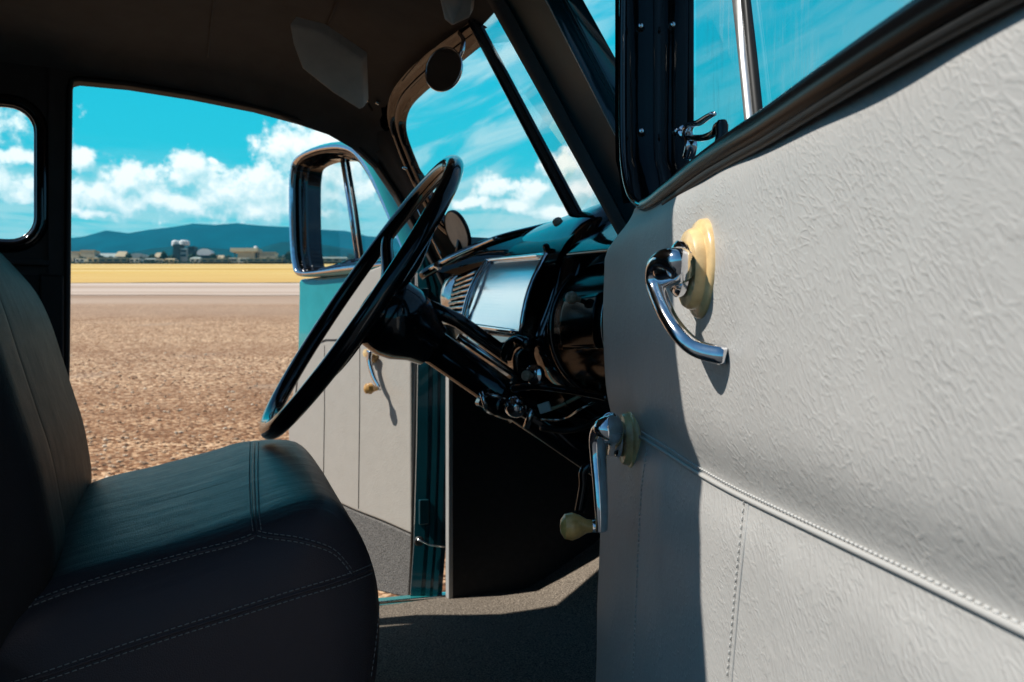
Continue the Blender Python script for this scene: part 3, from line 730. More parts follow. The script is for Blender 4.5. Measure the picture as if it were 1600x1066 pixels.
MB().box((.93, YN - .01, -.15), V((.25, 0, 0)), V((0, .02, 0)), V((0, 0, .42))).build('cowl_side', M['teal'], truck, smooth=False)

# ---- windshield
wc_b = PY(905, 345, 1.55); wc_t = PY(750, 52, 1.55)
wn_b = PY(957, 352, 1.15); wn_t = PY(766, 10, 1.30)
fo = [(747, 62), (722, 82), (690, 108), (655, 138), (635, 160), (627, 182), (628, 205), (640, 240), (662, 290), (690, 342), (712, 362), (745, 366), (800, 358), (860, 349), (900, 343)]
def on_pane(px, py):
    # plane through centre bar top, bottom and far lower corner
    a = wc_t; b = wc_b; c = PY(715, 365, 1.96); nr = (b - a).cross(c - a).normalized(); return PP(px, py, a, nr)
fpane = [on_pane(*p) for p in fo]
m_ = MB(); m_.add(fpane, [tuple(range(len(fpane)))]); m_.build('windshield_glass', M['screen_glass'], truck, smooth=False)
no_ = [wc_t, wc_b, wn_b + V((0, -.05, -.01)), PY(1010, 345, 1.05), PY(800, -10, 1.22), wn_t]
m_ = MB(); m_.add([wc_t, wn_t + V((0, -.02, .0)), wn_b + V((0, -.02, 0)), wc_b], [(0, 1, 2, 3)]); m_.build('windshield_glass', M['screen_glass'], truck, smooth=False)
# far frame: two stepped glossy bands swept along the outline
def band(path, mid, offs, name, m, closed=False):
    c = sum(path, V((0, 0, 0))) / len(path); rows = []
    for (o, dn) in offs:
        rows.append([p + (p - mid).normalized() * o + V((-.9, -.25, .35)).normalized() * dn for p in path])
    return MB().grid(rows).build(name, m, truck, auto=50)
midp = on_pane(740, 250)
fr_path = spline([on_pane(*p) for p in fo[:11]], 5)
band(fr_path, midp, [(-.003, -.012), (-.002, .004), (.006, .010), (.014, .006), (.016, .012), (.026, .016), (.034, .008), (.036, -.02)], 'windshield_frame', M['black_gloss'])
hd = [PD(605, 200, 2.03), PD(625, 160, 2.0), PD(668, 110, 1.9), PD(705, 76, 1.78), PD(742, 30, 1.64), PD(775, -30, 1.5), PD(800, -80, 1.4)]
hp = spline(hd, 5)
MB().grid([[p + V(o) for p in hp] for o in [(.012, .01, .0), (-.004, 0, -.008), (-.014, 0, .002), (-.016, 0, .016), (-.006, 0, .026), (-.012, 0, .03), (-.014, 0, .05), (.01, 0, .06)]]).build('header_moulding', M['black_dull'], truck, auto=60)
mb = MB(); bd = (wc_b - wc_t); nrm = V((-.5, -.8, .2)).normalized(); side = bd.cross(nrm).normalized()
rows = []
for k in range(9):
    p = wc_t.lerp(wc_b, -.06 + 1.1 * k / 8); w = .0105 + .002 * k / 8
    rows.append([p + side * (w * a) + nrm * b for a, b in [(-1, -.006), (-1, .008), (-.55, .012), (-.4, .006), (.4, .006), (.55, .012), (1, .008), (1, -.006)]])
MB().grid(rows, cv=True).build('windshield_centre_bar', M['black_satin'], truck, auto=40)
# far windscreen pillar, inside face
fp = [[PY(a, b, y) for a, b, y in r] for r in [
    [(545, 205, YF - .002), (570, 190, 2.06), (600, 175, 2.03), (622, 150, 1.99)],
    [(560, 226, YF - .002), (582, 215, 2.06), (602, 205, 2.03), (618, 190, 2.0)],
    [(592, 256, YF - .002), (604, 250, 2.06), (612, 245, 2.04), (628, 232, 2.0)],
    [(625, 305, YF - .002), (634, 300, 2.06), (640, 296, 2.04), (655, 286, 2.0)],
    [(658, 362, YF - .002), (664, 358, 2.06), (670, 352, 2.04), (690, 338, 2.0)],
    [(690, 424, YF - .002), (700, 420, 2.06), (712, 410, 2.04), (735, 390, 2.0)]]]
MB().grid(fp).build('windshield_pillar', M['trim_cloth'], truck, solid=(.01, 1))
MB().tube([PY(a, b, 2.05) for a, b in [(650, 320), (668, 356), (686, 394), (700, 420)]], .0035, 6).build('pillar_bead', M['worn_chrome'], truck)
for a, b in [(631, 262), (616, 178), (588, 160)]: MB().lathe(PY(a, b, 1.985), V((-.9, -.3, .2)), [(0, .004), (.003, .003), (.004, 0), (.004, -.006)], 10).build('screw', M['worn_chrome'], truck)
# near windscreen pillar
tabs = [
    ([(-90, 700), (8, 765), (160, 850), (350, 955), (430, 1000)], lambda r: 1.30 - .15 * (r - 8) / 340),
    ([(-90, 730), (8, 793), (160, 876), (350, 978), (430, 1020)], lambda r: 1.26 - .14 * (r - 8) / 340),
    ([(-90, 800), (0, 852), (130, 918), (223, 967), (430, 1070)], lambda r: 1.13 - .08 * r / 340),
    ([(-90, 838), (0, 881), (165, 967), (430, 1100)], lambda r: 1.11 - .08 * r / 340),
    ([(-90, 862), (0, 911), (101, 967), (430, 1150)], lambda r: 1.08 - .06 * r / 340)]
def pil(t, y, rows_): return [PY(lerp_table(t, r), r, y(r)) for r in rows_]
rws = [-90, -40, 8, 80, 160, 250, 350, 430]
L = [pil(t, y, rws) for t, y in tabs]
def off(l, v): return [p + V(v) for p in l]
MB().grid([off(L[0], (.02, .01, 0)), L[0], [a.lerp(b, .5) + V((-.006, -.004, 0)) for a, b in zip(L[0], L[1])], L[1]]).build('pillar_trim', M['headliner'], truck)
mid23 = [a.lerp(b, .5) + V((.008, .012, 0)) for a, b in zip(L[1], L[2])]
MB().grid([L[1], off(L[1], (.004, .004, 0)), mid23, L[2], off(L[2], (.01, .01, 0))]).build('windshield_pillar', M['teal_dark'], truck, auto=60)
MB().grid([off(L[2], (-.003, -.008, .002)), off([a.lerp(b, .25) for a, b in zip(L[2], L[3])], (-.001, -.004, 0)),
           [a.lerp(b, .8) + V((.002, .004, 0)) for a, b in zip(L[2], L[3])], L[3], off(L[3], (-.002, -.005, 0)), [a.lerp(b, .4) for a, b in zip(L[3], L[4])], L[4], off(L[4], (.018, .05, 0))]).build('pillar_gutter', M['teal'], truck, auto=60)
for l_, r_ in ((L[2], .0016), (L[3], .0013)): MB().tube([p + V((-.002, -.006, .001)) for p in l_], r_, 6).build('pillar_bead', M['teal_highlight'], truck)  # paler beads put in for bright highlight lines on the pillar ridges
# ---- sun visors, mirror
def visor(cs, d, nrm):
    P4 = [PD(a, b, d_) for (a, b), d_ in zip(cs, d)]
    m = MB().prism(P4, V(nrm)); return m.build('sun_visor', M['visor'], truck, smooth=False, bevel=.010)
visor([(452, 38), (500, 50), (566, 94), (569, 168), (562, 172), (520, 146), (472, 108), (458, 70)], [1.62, 1.66, 1.75, 1.83, 1.83, 1.77, 1.70, 1.65], (.012, .009, .020))
visor([(676, -70), (742, -50), (734, 30), (704, 43), (693, 34), (684, -10)], [1.40, 1.5, 1.54, 1.57, 1.53, 1.46], (.012, .009, .020))
MB().tube([PD(568, 150, 1.83), PD(573, 158, 1.86), PD(581, 172, 1.93)], .003, 6).build('visor_bracket', M['worn_chrome'], truck)
mc = PD(694, 109, 1.62); mn = V((-.78, -.62, .02)).normalized()
mx = (V((0, 0, 1)) - mn * mn.z).normalized(); my = mn.cross(mx)
def disc(c, nrm, ax, ay, ra, rb, prof, name, m, par, seg=40):
    rows = [[c + nrm * h + ax * (math.cos(2 * math.pi * k / seg) * ra * r) + ay * (math.sin(2 * math.pi * k / seg) * rb * r) for k in range(seg)] for r, h in prof]
    return MB().grid(rows, cv=True).build(name, m, par)
mir = disc(mc, mn, mx, my, .039, .039, [(0.001, -.012), (.5, -.011), (.92, -.006), (1.0, 0), (1.0, .003), (.95, .0045), (.93, .003)], 'rear_view_mirror', M['chrome'], truck)
disc(mc, mn, mx, my, .039, .039, [(.001, .0025), (.94, .0025)], 'mirror_glass', M['mirror'], mir)
MB().tube(spline([PD(716, 92, 1.615), PD(722, 78, 1.61), PD(724, 62, 1.62), PD(718, 52, 1.66), PD(726, 48, 1.69)], 6), .0042, 8).build('mirror_bracket', M['chrome'], mir)
MB().lathe(PD(730, 52, 1.68), V((-.6, -.6, -.4)), [(0, .008), (.012, .006), (.016, 0), (.016, -.01)], 16).build('bracket_base', M['chrome'], mir)

# ---- dashboard
prof_side = [(.735, .262), (.70, .258), (.665, .248), (.635, .225), (.615, .19), (.603, .15), (.598, .10), (.600, .05), (.612, .0), (.635, -.045), (.67, -.07), (.74, -.08)]
ps = spline([V((x, 0, z)) for x, z in prof_side], 4)
def dashrow(y, dx, dz, sc=1.0): return [V((p.x + dx, y, p.z + dz)) for p in ps]
ys = [1.40, 1.46, 1.55, 1.7, 1.8, 1.9, 1.98, 2.03, 2.07]
dash = MB().grid([dashrow(y, .03 * max(0, (y - 1.75)) + (.10 * max(0, y - 1.92)) + .05 * max(0, 1.2 - y), .08 * max(0, y - 1.5) - .02) for y in ys]).build('dashboard', M['black_dull'], truck)
# raised centre section
pc = [(.745, .285), (.70, .272), (.665, .245), (.640, .205), (.6225, .175), (.600, .11), (.580, .052), (.576, .03), (.585, .005), (.61, -.03), (.65, -.055)]
pcs = spline([V((x, 0, z)) for x, z in pc], 4)
def crow(y, inset):
    c = V((.70, 0, .10)); return [V((c.x + (p.x - c.x) * (1 - inset), y + 0, c.z + (p.z - c.z) * (1 - inset * .7))) for p in pcs]
rows = []
yn, yf = 1.425, 1.80
for k in range(10):
    a = math.radians(90 * k / 9); rows.append(crow(yn - .072 * math.cos(a), .24 * (1 - math.sin(a)) ** 1.0))
rows = [crow(yn - .072, .62)] + rows
rows += [crow(yn + (yf - yn) * k / 5, 0) for k in range(1, 6)]
for k in range(1, 4):
    a = math.radians(90 * k / 3); rows.append(crow(yf + .02 * math.sin(a), .18 * (1 - math.cos(a))))
MB().grid(rows).build('centre_fascia', M['black_gloss'], dash)
# instrument cluster on the raked face
cTL, cTR, cBR, cBL = PY(773, 413, 1.74), PY(867, 406, 1.42), PY(828, 526, 1.42), PY(734, 512, 1.74)
def cl(u, v, h=0.0):
    p = cTL.lerp(cTR, u).lerp(cBL.lerp(cBR, u), v); nn = (cTR - cTL).cross(cBL - cTL).normalized()
    if nn.x > 0: nn = -nn
    return p + nn * (h + .012)
def bow(v): return .008 * math.sin(math.pi * min(1, max(0, v)))
fr = [(u / 8, 0) for u in range(9)] + [(1, v / 8) for v in range(1, 9)] + [(1 - u / 8, 1) for u in range(1, 9)] + [(0, 1 - v / 8) for v in range(1, 8)]
MB().tube([cl(u, v, .006 + bow(v) * 1.1) for u, v in fr], .0045, 8, closed=True).build('cluster_bezel', M['chrome'], dash)
def mat_dial():
    m = bpy.data.materials.new('dial_glass'); m.use_nodes = True; n = N(m.node_tree); b = m.node_tree.nodes['Principled BSDF']
    uv = n.new('ShaderNodeUVMap'); sp = n.new('ShaderNodeSeparateXYZ'); n.link(uv.outputs[0], sp.inputs[0])
    lines = n.math('GREATER_THAN', n.math('SINE', n.math('MULTIPLY', sp.outputs[1], 150.0)), .3)
    inside = n.math('MULTIPLY', n.math('MULTIPLY', n.math('GREATER_THAN', sp.outputs[0], .28), n.math('LESS_THAN', sp.outputs[0], .62)), n.math('MULTIPLY', n.math('GREATER_THAN', sp.outputs[1], .2), n.math('LESS_THAN', sp.outputs[1], .9)))
    n.link(n.mix(n.math('MULTIPLY', n.math('MULTIPLY', lines, inside), .35), c4((.96, .98, 1.0)), c4((.80, .87, .95))), b.inputs['Base Color'])
    b.inputs['Metallic'].default_value = .85; b.inputs['Roughness'].default_value = .16; b.inputs['Coat Weight'].default_value = .3
    return m
M['dial'] = mat_dial()
rows = []; uvs = []
for i in range(13):
    rows.append([]); 
    for j in range(13):
        u = .03 + .94 * j / 12; v = .03 + .94 * i / 12
        rows[-1].append(cl(u, v, .004 + bow(v) * 1.0)); uvs.append((u, v))
MB().grid(rows).build('instrument_cluster', M['dial'], dash, uvs=uvs)
# bowed chrome side of the cluster
MB().tube([cl(.10, v / 14, .006 + bow(v / 14) * 1.6) for v in range(15)], .0025, 6).build('cluster_trim', M['chrome'], dash)
MB().tube([cl(.04 + .09 * math.sin(math.pi * v / 14), v / 14, .007 + bow(v / 14) * 1.4) for v in range(15)], .003, 6).build('cluster_trim', M['worn_chrome'], dash)
# grille slats left of the cluster
gTL, gTR, gBR, gBL = PY(722, 438, 1.87), PY(770, 418, 1.75), PY(736, 518, 1.75), PY(698, 512, 1.87)
gn = V((-.92, -.05, .36)).normalized()
mb = MB().add([gTL + gn * .001, gTR + gn * .001, gBR + gn * .001, gBL + gn * .001], [(0, 1, 2, 3)]); mb.build('grille_backing', M['slot'], dash, smooth=False)
mb = MB()
for k in range(10):
    t = (k + .4) / 10; a = gTL.lerp(gBL, t) + gn * .010; b = gTR.lerp(gBR, t) + gn * .012; mb.tube([a, b], .0040, 8)
mb.build('grille_slats', M['worn_chrome'], dash)
MB().tube([gTL + gn * .006, gBL + gn * .006], .003, 8).build('grille_frame', M['black_gloss'], dash)
# bright metal cap put in for reflections on the black dash end
ec = PY(697, 465, 1.93)
rows = []
for k in range(9):
    a = math.pi * k / 8 - math.pi / 2
    rows.append([ec + V((-.03 * math.cos(a) * math.cos(b_) + .02, .055 * math.sin(a), .052 * math.sin(b_) + .0)) for b_ in [math.pi * j / 8 - math.pi / 2 for j in range(9)]])
MB().grid(rows).build('dash_end_reflection', M['worn_chrome'], dash)
# dash top ledges and wiper rod
MB().tube(spline([PD(672, 420, 2.02), PD(700, 405, 1.96), PD(745, 385, 1.9), PD(775, 372, 1.84)], 5), .004, 8).build('defroster_bead', M['worn_chrome'], dash)
MB().tube(spline([PD(660, 430, 2.05), PD(720, 398, 1.98), PD(780, 375, 1.9), PD(840, 360, 1.83), PD(900, 346, 1.74)], 6), .011, 10).build('windshield_sill', M['black_gloss'], dash)
mb = MB().grid([[PD(a, b, d) for a, b, d in r] for r in [
    [(675, 424, 2.0), (735, 396, 1.92), (790, 378, 1.85), (860, 355, 1.77), (930, 338, 1.60), (1000, 333, 1.40)],
    [(690, 426, 1.97), (750, 403, 1.88), (805, 389, 1.77), (868, 373, 1.67), (942, 360, 1.47), (1012, 358, 1.27)],
    [(712, 428, 1.95), (770, 409, 1.85), (820, 405, 1.69), (873, 400, 1.55), (952, 388, 1.31), (1022, 390, 1.15)],
    [(714, 432, 1.95), (772, 414, 1.86), (822, 411, 1.70), (876, 407, 1.56), (954, 396, 1.325), (1024, 399, 1.17)],
    [(722, 432, 2.0), (780, 413, 1.93), (832, 408, 1.80), (886, 402, 1.68), (966, 390, 1.46), (1034, 392, 1.30)]]])
mb.build('dash_top', M['black_top'], dash, sub=2)
MB().lathe(PD(684, 415, 1.93), V((-.7, -.6, .3)), [(0, .008), (.006, .007), (.008, .002), (.008, -.006)], 12).build('choke_knob', M['chrome'], dash)
# glove box drum and knobs
DX, DZ, DR = .702, .058, .112
def cyl(y, deg, r=DR): a = math.radians(deg); return V((DX - r * math.cos(a), y, DZ + r * math.sin(a)))
MB().grid([[cyl(y, d) for d in range(-100, 101, 5)] for y in (.98, 1.10, 1.22, 1.34, 1.362)]).build('glove_box_drum', M['black_dull'], dash)
MB().tube([cyl(1.362, d, DR + .001) for d in range(-95, 96, 5)], .0055, 10).build('drum_bead', M['black_gloss'], dash)
gy0, gy1, gd0, gd1 = 1.338, 1.178, 23, -17
MB().grid([[cyl(gy0 + (gy1 - gy0) * j / 6, gd0 + (gd1 - gd0) * i / 10, DR + .003) for j in range(7)] for i in range(11)]).build('glove_box_door', M['black_dull'], dash, solid=(.003, -1))
edge = [cyl(gy0 + (gy1 - gy0) * j / 6, gd0, DR + .003) for j in range(7)] + [cyl(gy1, gd0 + (gd1 - gd0) * i / 10, DR + .003) for i in range(1, 11)] + [cyl(gy1 + (gy0 - gy1) * j / 6, gd1, DR + .003) for j in range(1, 7)] + [cyl(gy0, gd1 + (gd0 - gd1) * i / 10, DR + .003) for i in range(1, 10)]
MB().tube(edge, .0012, 6, closed=True).build('glove_box_edge', M['worn_chrome'], dash)
kn = PX(904, 468, DX - DR - .002)
MB().lathe(kn, V((-.95, -.25, .15)), [(.004, -.01), (.004, .006), (.0085, .009), (.0098, .014), (.0075, .020), (0, .0215)], 18).build('glove_box_knob', M['tan_knob'], dash)
MB().lathe(PD(833, 586, 1.47), V((-.85, -.5, 0)), [(.016, -.01), (.016, 0), (.012, .003), (.006, .004)], 20).build('knob_collar', M['chrome'], dash)
MB().lathe(PD(831, 587, 1.465), V((-.85, -.5, 0)), [(.004, 0), (.005, .006), (.008, .010), (.008, .017), (0, .019)], 16).build('throttle_knob', M['tan_knob'], dash)
MB().lathe(PD(874, 352, 1.68), V((-.6, -.5, .5)), [(.005, -.02), (.005, 0), (.009, .003), (.009, .012), (0, .015)], 14).build('wiper_knob', M['tan_knob'], dash)
MB().tube([PD(878, 354, 1.68), PD(890, 362, 1.66)], .006, 8).build('wiper_stem', M['chrome'], dash)
MB().lathe(PD(853, 385, 1.585), V((-.5, -.5, .7)), [(0, .004), (.005, .003), (.006, 0), (.006, -.01)], 6).build('screw', M['black_satin'], dash)
for k, (a, b, c, d) in enumerate([(795, 580, 825, 530), (745, 545, 790, 600)]):
    pass
MB().tube(spline([PD(790, 560, 1.56), PD(797, 540, 1.55), PD(812, 532, 1.53), PD(826, 538, 1.5)], 6), .011, 10).build('dash_bracket', M['black_gloss'], dash)
# under-dash wiring and lower edge
MB().tube(spline([PD(800, 608, 1.5), PD(840, 604, 1.48), PD(900, 612, 1.45), PD(950, 622, 1.4)], 6), .006, 8).build('dash_lower_edge', M['black_gloss'], dash)
MB().tube(spline([PD(846, 644, 1.56), PD(870, 636, 1.55), PD(900, 622, 1.53), PD(912, 614, 1.52)], 6), .0032, 6).build('wire', M['wire'], truck)
MB().box(PD(851, 637, 1.545), V((.009, -.003, .003)), V((.002, .003, 0)), V((-.003, 0, .008))).build('wire_tag', M['white_tag'], truck, smooth=False, bevel=.001)
MB().tube(spline([PD(845, 655, 1.56), PD(880, 655, 1.56), PD(905, 640, 1.5), PD(930, 628, 1.5)], 6), .0022, 6).build('wire', M['worn_chrome'], truck)
MB().tube(spline([PD(845, 668, 1.56), PD(890, 672, 1.58), PD(940, 655, 1.55)], 6), .006, 6).build('wire', M['rubber'], truck)

# round dial beside the far pillar, at the base of the windscreen
dc = PY(714, 362, 1.90); dn = (V((-.90, -.14, -.38))).normalized(); dx = (V((-.3, 0, .9)) - dn * V((-.3, 0, .9)).dot(dn)).normalized(); dy = dn.cross(dx)
dl_ = disc(dc, dn, dx, dy, .047, .047, [(.001, -.014), (.7, -.012), (1.0, -.005), (1.0, .0), (.95, .003), (.93, .001)], 'defroster_vent', M['black_satin'], truck)
disc(dc, dn, dx, dy, .047, .047, [(.001, .0012), (.93, .0012)], 'vent_face', M['lamp_face'], dl_)
MB().tube([dc + V((.01, .02, -.06)), dc - dn * .02], .012, 8).build('vent_stem', M['black_satin'], dl_)

# ---- steering
WC = PY(562, 461, 1.56); AX = V((.833, 0, -.554)).normalized(); AB = V((.554, 0, .833)).normalized(); AY = V((0, 1, 0))
Rw = .271
WX = V((.833, -.034, -.553)).normalized(); WY = (AY - WX * WX.y).normalized(); WB = WX.cross(WY).normalized()
wheel = MB().tube([WC + WB * (math.cos(2 * math.pi * k / 96) * Rw) + WY * (math.sin(2 * math.pi * k / 96) * Rw) for k in range(96)], .0148, 18, closed=True, up=WX).build('steering_wheel', M['bakelite'], truck)
hub = WC + AX * .028
for ang in (38, 142, 270):
    a = math.radians(ang); dr = WB * math.sin(a) * 1.0 + WY * math.cos(a)
    pth = spline([WC + dr * (Rw - .004) + AX * .002, WC + dr * (Rw * .8) + AX * .010, WC + dr * (Rw * .45) + AX * .034, hub + dr * .03 + AX * .01], 6)
    MB().tube(pth, lambda t: .010 + .006 * t, 12, flat=.8).build('spoke', M['bakelite'], wheel)
MB().lathe(hub, AX, [(.030, -.012), (.036, -.006), (.056, .004), (.067, .020), (.069, .050), (.063, .074), (.048, .10), (.040, .125)], 36).build('hub', M['bakelite'], wheel)
hb0 = hub + AX * .014 - AY * .036 - AB * .012
MB().lathe(hb0, AX, [(0, -.030), (.012, -.029), (.021, -.023), (.025, -.012), (.026, .0)], 28).build('horn_button', M['bakelite'], wheel)
MB().tube([hb0 - AX * .006 + (AB * math.cos(2 * math.pi * k / 40) + AY * math.sin(2 * math.pi * k / 40)) * .0275 for k in range(40)], .0013, 6, closed=True).build('horn_ring', M['chrome'], wheel)
colm = MB().tube([hub + AX * .10, hub + AX * .5, hub + AX * .95], .031, 24).build('steering_column', M['bakelite'], truck)
so_ = AB * .062 + AY * (-.005)
MB().tube([hub + AX * .07 + AB * .05, hub + AX * .14 + so_, hub + AX * .46 + so_, hub + AX * .62 + so_ * .8], .0135, 14).build('shift_rod', M['bakelite'], colm)
MB().tube([hub + AX * .15 + AB * .036 - AY * .02, hub + AX * .34 + AB * .04 - AY * .022], .006, 8).build('signal_cable', M['worn_chrome'], colm)
cb = PD(800, 636, 1.66)
kk = hub + AX * ((cb - hub).dot(AX))
MB().tube([kk - AX * .03, kk + AX * .012], .040, 20).build('column_clamp', M['black_gloss'], colm)
mb = MB().box(kk - AY * .045 + AX * -.005, AX * .034, AY * .012, AB * .022); mb.build('clamp_block', M['black_gloss'], colm, smooth=False, bevel=.008)
MB().box(PD(766, 628, 1.55), AX * .020, AY * .015, AB * .017).build('clamp_block', M['black_gloss'], colm, smooth=False, bevel=.006)
MB().lathe(PD(806, 636, 1.53), V((-.3, -.9, .2)), [(0, .02), (.010, .018), (.017, .010), (.019, 0), (.017, -.012)], 20).build('clamp_nut', M['chrome'], colm)
MB().tube([PD(752, 612, 1.52), PD(760, 640, 1.52)], .004, 8).build('clamp_bolt', M['chrome'], colm); MB().tube([PD(832, 640, 1.5), PD(822, 668, 1.51)], .006, 8).build('clamp_bolt', M['worn_chrome'], colm)
MB().tube([PD(757, 616, 1.515), PD(790, 622, 1.515)], .003, 8).build('clamp_bolt', M['worn_chrome'], colm)

# ---- bench seat
def rprofile(pts, n=5): return spline([V((x, 0, z)) for x, z in pts], n, closed=True)
YS0, YS1 = .985, 1.80
def cushion():
    rows = []; m = 34
    for k in range(m + 1):
        t = k / m
        # denser stations near the ends
        y = YS0 + (YS1 - YS0) * (t * t * (3 - 2 * t) * .55 + t * .45)
        e = min(y - YS0, YS1 - y); r = .075
        ins = (r - math.sqrt(max(0, r * r - (r - min(e, r)) ** 2)))          # rounded ends
        w = (y - YS0) / (YS1 - YS0)
        xf = .222 + .062 * w; crown = .016 * math.sin(math.pi * min(1, max(0, w)))
        pts = [(-.17, -.30), (-.17, -.252), (-.10, -.222 + .02 * w + crown), (.00, -.196 + .018 * w + crown), (.09, -.172 + .016 * w + crown), (.15, -.155 + .014 * w + crown), (xf - .040, -.160 + .016 * w + crown), (xf - .006, -.200 + .01 * w), (xf + .012, -.26), (xf + .010, -.35), (xf - .012, -.47), (xf - .03, -.52), (0, -.53), (-.17, -.53)]
        prof = rprofile(pts); c = V((.06, 0, -.38)); rows.append([])
        for p in prof:
            sx = 1 - ins / .22; sz = 1 - ins / .20
            rows[-1].append(V((c.x + (p.x - c.x) * sx, y, c.z + (p.z - c.z) * sz if p.z > c.z else p.z)))
    mb = MB().grid(rows, cv=True); nc = len(rows[0]); mb.f.append(tuple(range(nc))); mb.f.append(tuple(len(mb.v) - 1 - k for k in range(nc)))
    return mb.build('bench_seat', M['leather'], truck)
seat = cushion()
def backrest():
    rows = []; m = 44; Y0, Y1 = .99, 1.84
    sil = [PY(px, row, 1.82) for px, row in [(-45, 372), (-20, 380), (2, 396), (30, 424), (60, 460), (82, 505), (100, 560), (118, 615), (131, 655), (140, 700), (145, 742)]]
    front = [(p.x, p.z) for p in sil][::-1]
    for k in range(m + 1):
        t = k / m; y = Y0 + (Y1 - Y0) * (t * t * (3 - 2 * t) * .6 + t * .4)
        e = min(y - Y0, Y1 - y); r = .06; ins = r - math.sqrt(max(0, r * r - (r - min(e, r)) ** 2))
        w = (y - Y0) / (Y1 - Y0)
        groove = .022 * math.exp(-((y - 1.19) / .016) ** 2); bul = .010 if y < 1.19 else .004 * math.exp(-((y - 1.45) / .25) ** 2)
        pts = [(-.125, -.32), (front[0][0] - .006, -.26)] + [(x + bul - groove, z) for x, z in front] + [(-.40, .20), (-.45, .14), (-.42, -.1), (-.36, -.3), (-.25, -.34)]
        c = V((-.27, 0, -.05)); prof = rprofile(pts, 3)
        rows.append([V((c.x + (p.x - c.x) * (1 - ins / .16), y, c.z + (p.z - c.z) * (1 - ins / .24))) for p in prof])
    mb = MB().grid(rows, cv=True); nc = len(rows[0]); mb.f.append(tuple(range(nc))); mb.f.append(tuple(len(mb.v) - 1 - k for k in range(nc)))
    return mb.build('backrest', M['back_leather'], seat)
backrest()
def bvh_of(o):
    me = o.data; return BVHTree.FromPolygons([v.co.copy() for v in me.vertices], [tuple(p.vertices) for p in me.polygons])
def drape(bv, pts, n=10, lift=.0008):
    out = []
    for q in spline([V((a, b, 0)) for a, b in pts], n):
        h = bv.ray_cast(V((0, 0, 0)), ray(q.x, q.y).normalized())
        if h[0] is not None:
            nn = h[1]
            if nn.dot(h[0]) > 0: nn = -nn
            out.append(h[0] + nn * lift)
    return out
def stitches(bv, lines, name, m, par, ln=.0048, gap=.0022, r=.0006):
    for pts in lines:
        mb = MB()
        path = drape(bv, pts)
        if len(path) < 3: continue
        pp = resample(path, .0011); k = 0; a = int(ln / .0011); g = int(gap / .0011)
        while k + a < len(pp):
            mb.tube([pp[k], pp[k + a // 2], pp[k + a]], r, 5); k += a + g
        if mb.v: mb.build(name, m, par)
sb = bvh_of(seat)
seamA = [(-30, 972), (0, 963), (100, 925), (200, 894), (300, 866), (370, 848), (400, 836)]
seamB = [(397, 692), (396, 740), (398, 800), (402, 834), (420, 838), (470, 845), (520, 862), (550, 895)]
seamC = [(-20, 1084), (60, 1060), (200, 1012), (330, 970), (450, 932), (540, 905), (592, 884)]
def shift(l, dx, dy): return [(a + dx, b + dy) for a, b in l]
stitches(sb, [shift(seamA, 0, -4), shift(seamA, 0, 4)], 'stitching', M['thread'], seat)
stitches(sb, [shift(seamB[:4], -6, 0), shift(seamB[:4], 7, 0), shift(seamB[3:], 0, -4), shift(seamB[3:], 0, 4)], 'stitching', M['thread'], seat)
stitches(sb, [shift(seamC, 0, -7), shift(seamC, 0, 7)], 'stitching', M['thread'], seat)
stitches(sb, [[(590, 890), (592, 930), (588, 990), (578, 1064)]], 'stitching', M['thread'], seat)
for sm in (seamA, seamB[:4], seamB[3:], seamC): MB().tube(drape(sb, sm, 10, -.0004), .0022, 8).build('seam_welt', M['leather'], seat)
# handbrake lever under the dash
MB().tube(spline([PD(905, 800, 1.45), PD(912, 760, 1.45), PD(912, 738, 1.45), PD(922, 728, 1.45), PD(938, 724, 1.46)], 6), .008, 10).build('handbrake_lever', M['black_gloss'], truck)

# ---- near (passenger) door
dH = PD(955, 570, 1.12); dH.z = 0
eV = FW + RT * ((690 - 800) / FPX); eV = -V((eV.x, eV.y, 0)).normalized()           # hinge -> free edge
nV = V((eV.y, -eV.x, 0)); nV = nV if nV.x < 0 else -nV                                # inner face normal
def ND(px, py, off=0.0): return PP(px, py, dH + nV * off, nV)
def sz(px, py): p = ND(px, py) - dH; return p.dot(eV), p.z
def nd(s, z, off=0.0): return dH + eV * s + UP * z + nV * off
ndoor = MB().grid([[nd(s, z, o) for s, z in [(.0, -.62), (.0, .12), (.03, .155), (.45, .155), (.98, .14), (1.0, .1), (1.0, -.62)]] for o in (-.012, -.10)]).build('truck_door', M['teal'], truck, smooth=False)
k = len(ndoor.data.vertices)
MB().add([nd(s, z, -.10) for s, z in [(.0, -.62), (.0, .12), (.03, .155), (.45, .155), (.98, .14), (1.0, .1), (1.0, -.62)]], [tuple(range(7))]).build('outer_skin', M['teal'], ndoor, smooth=False)
sill_px = [(1000, 325), (1020, 317), (1055, 292), (1100, 258), (1150, 226), (1200, 196), (1300, 130), (1400, 64), (1500, 2), (1580, -46)]
sill = [sz(*p) for p in sill_px]
sill_t = [(-.02, sill[0][1])] + sill + [(1.0, sill[-1][1])]
pip_px = [(1000, 682), (1040, 706), (1090, 738), (1160, 776), (1300, 842), (1450, 912), (1600, 985), (1720, 1042)]
pip = [sz(*p) for p in pip_px]; pip_t = [(-.05, pip[0][1])] + pip + [(1.0, pip[-1][1])]
def pnoise(s, z):
    from mathutils import noise as mn
    return .0022 * mn.noise(V((s * 9, z * 9, 3.1))) + .0035 * mn.noise(V((s * 4, z * 4, 8.7)))
left_px = [(330, 985), (345, 966), (400, 955), (500, 954), (620, 956), (700, 946), (850, 940), (1066, 932)]
left_t = sorted([(sz(px, py)[1], sz(px, py)[0]) for py, px in left_px])
us = [0, .004, .01, .018, .03, .045] + [.06 + 1.0 * (k / 70) for k in range(71)]
rows = []; uvs = []
zs = []
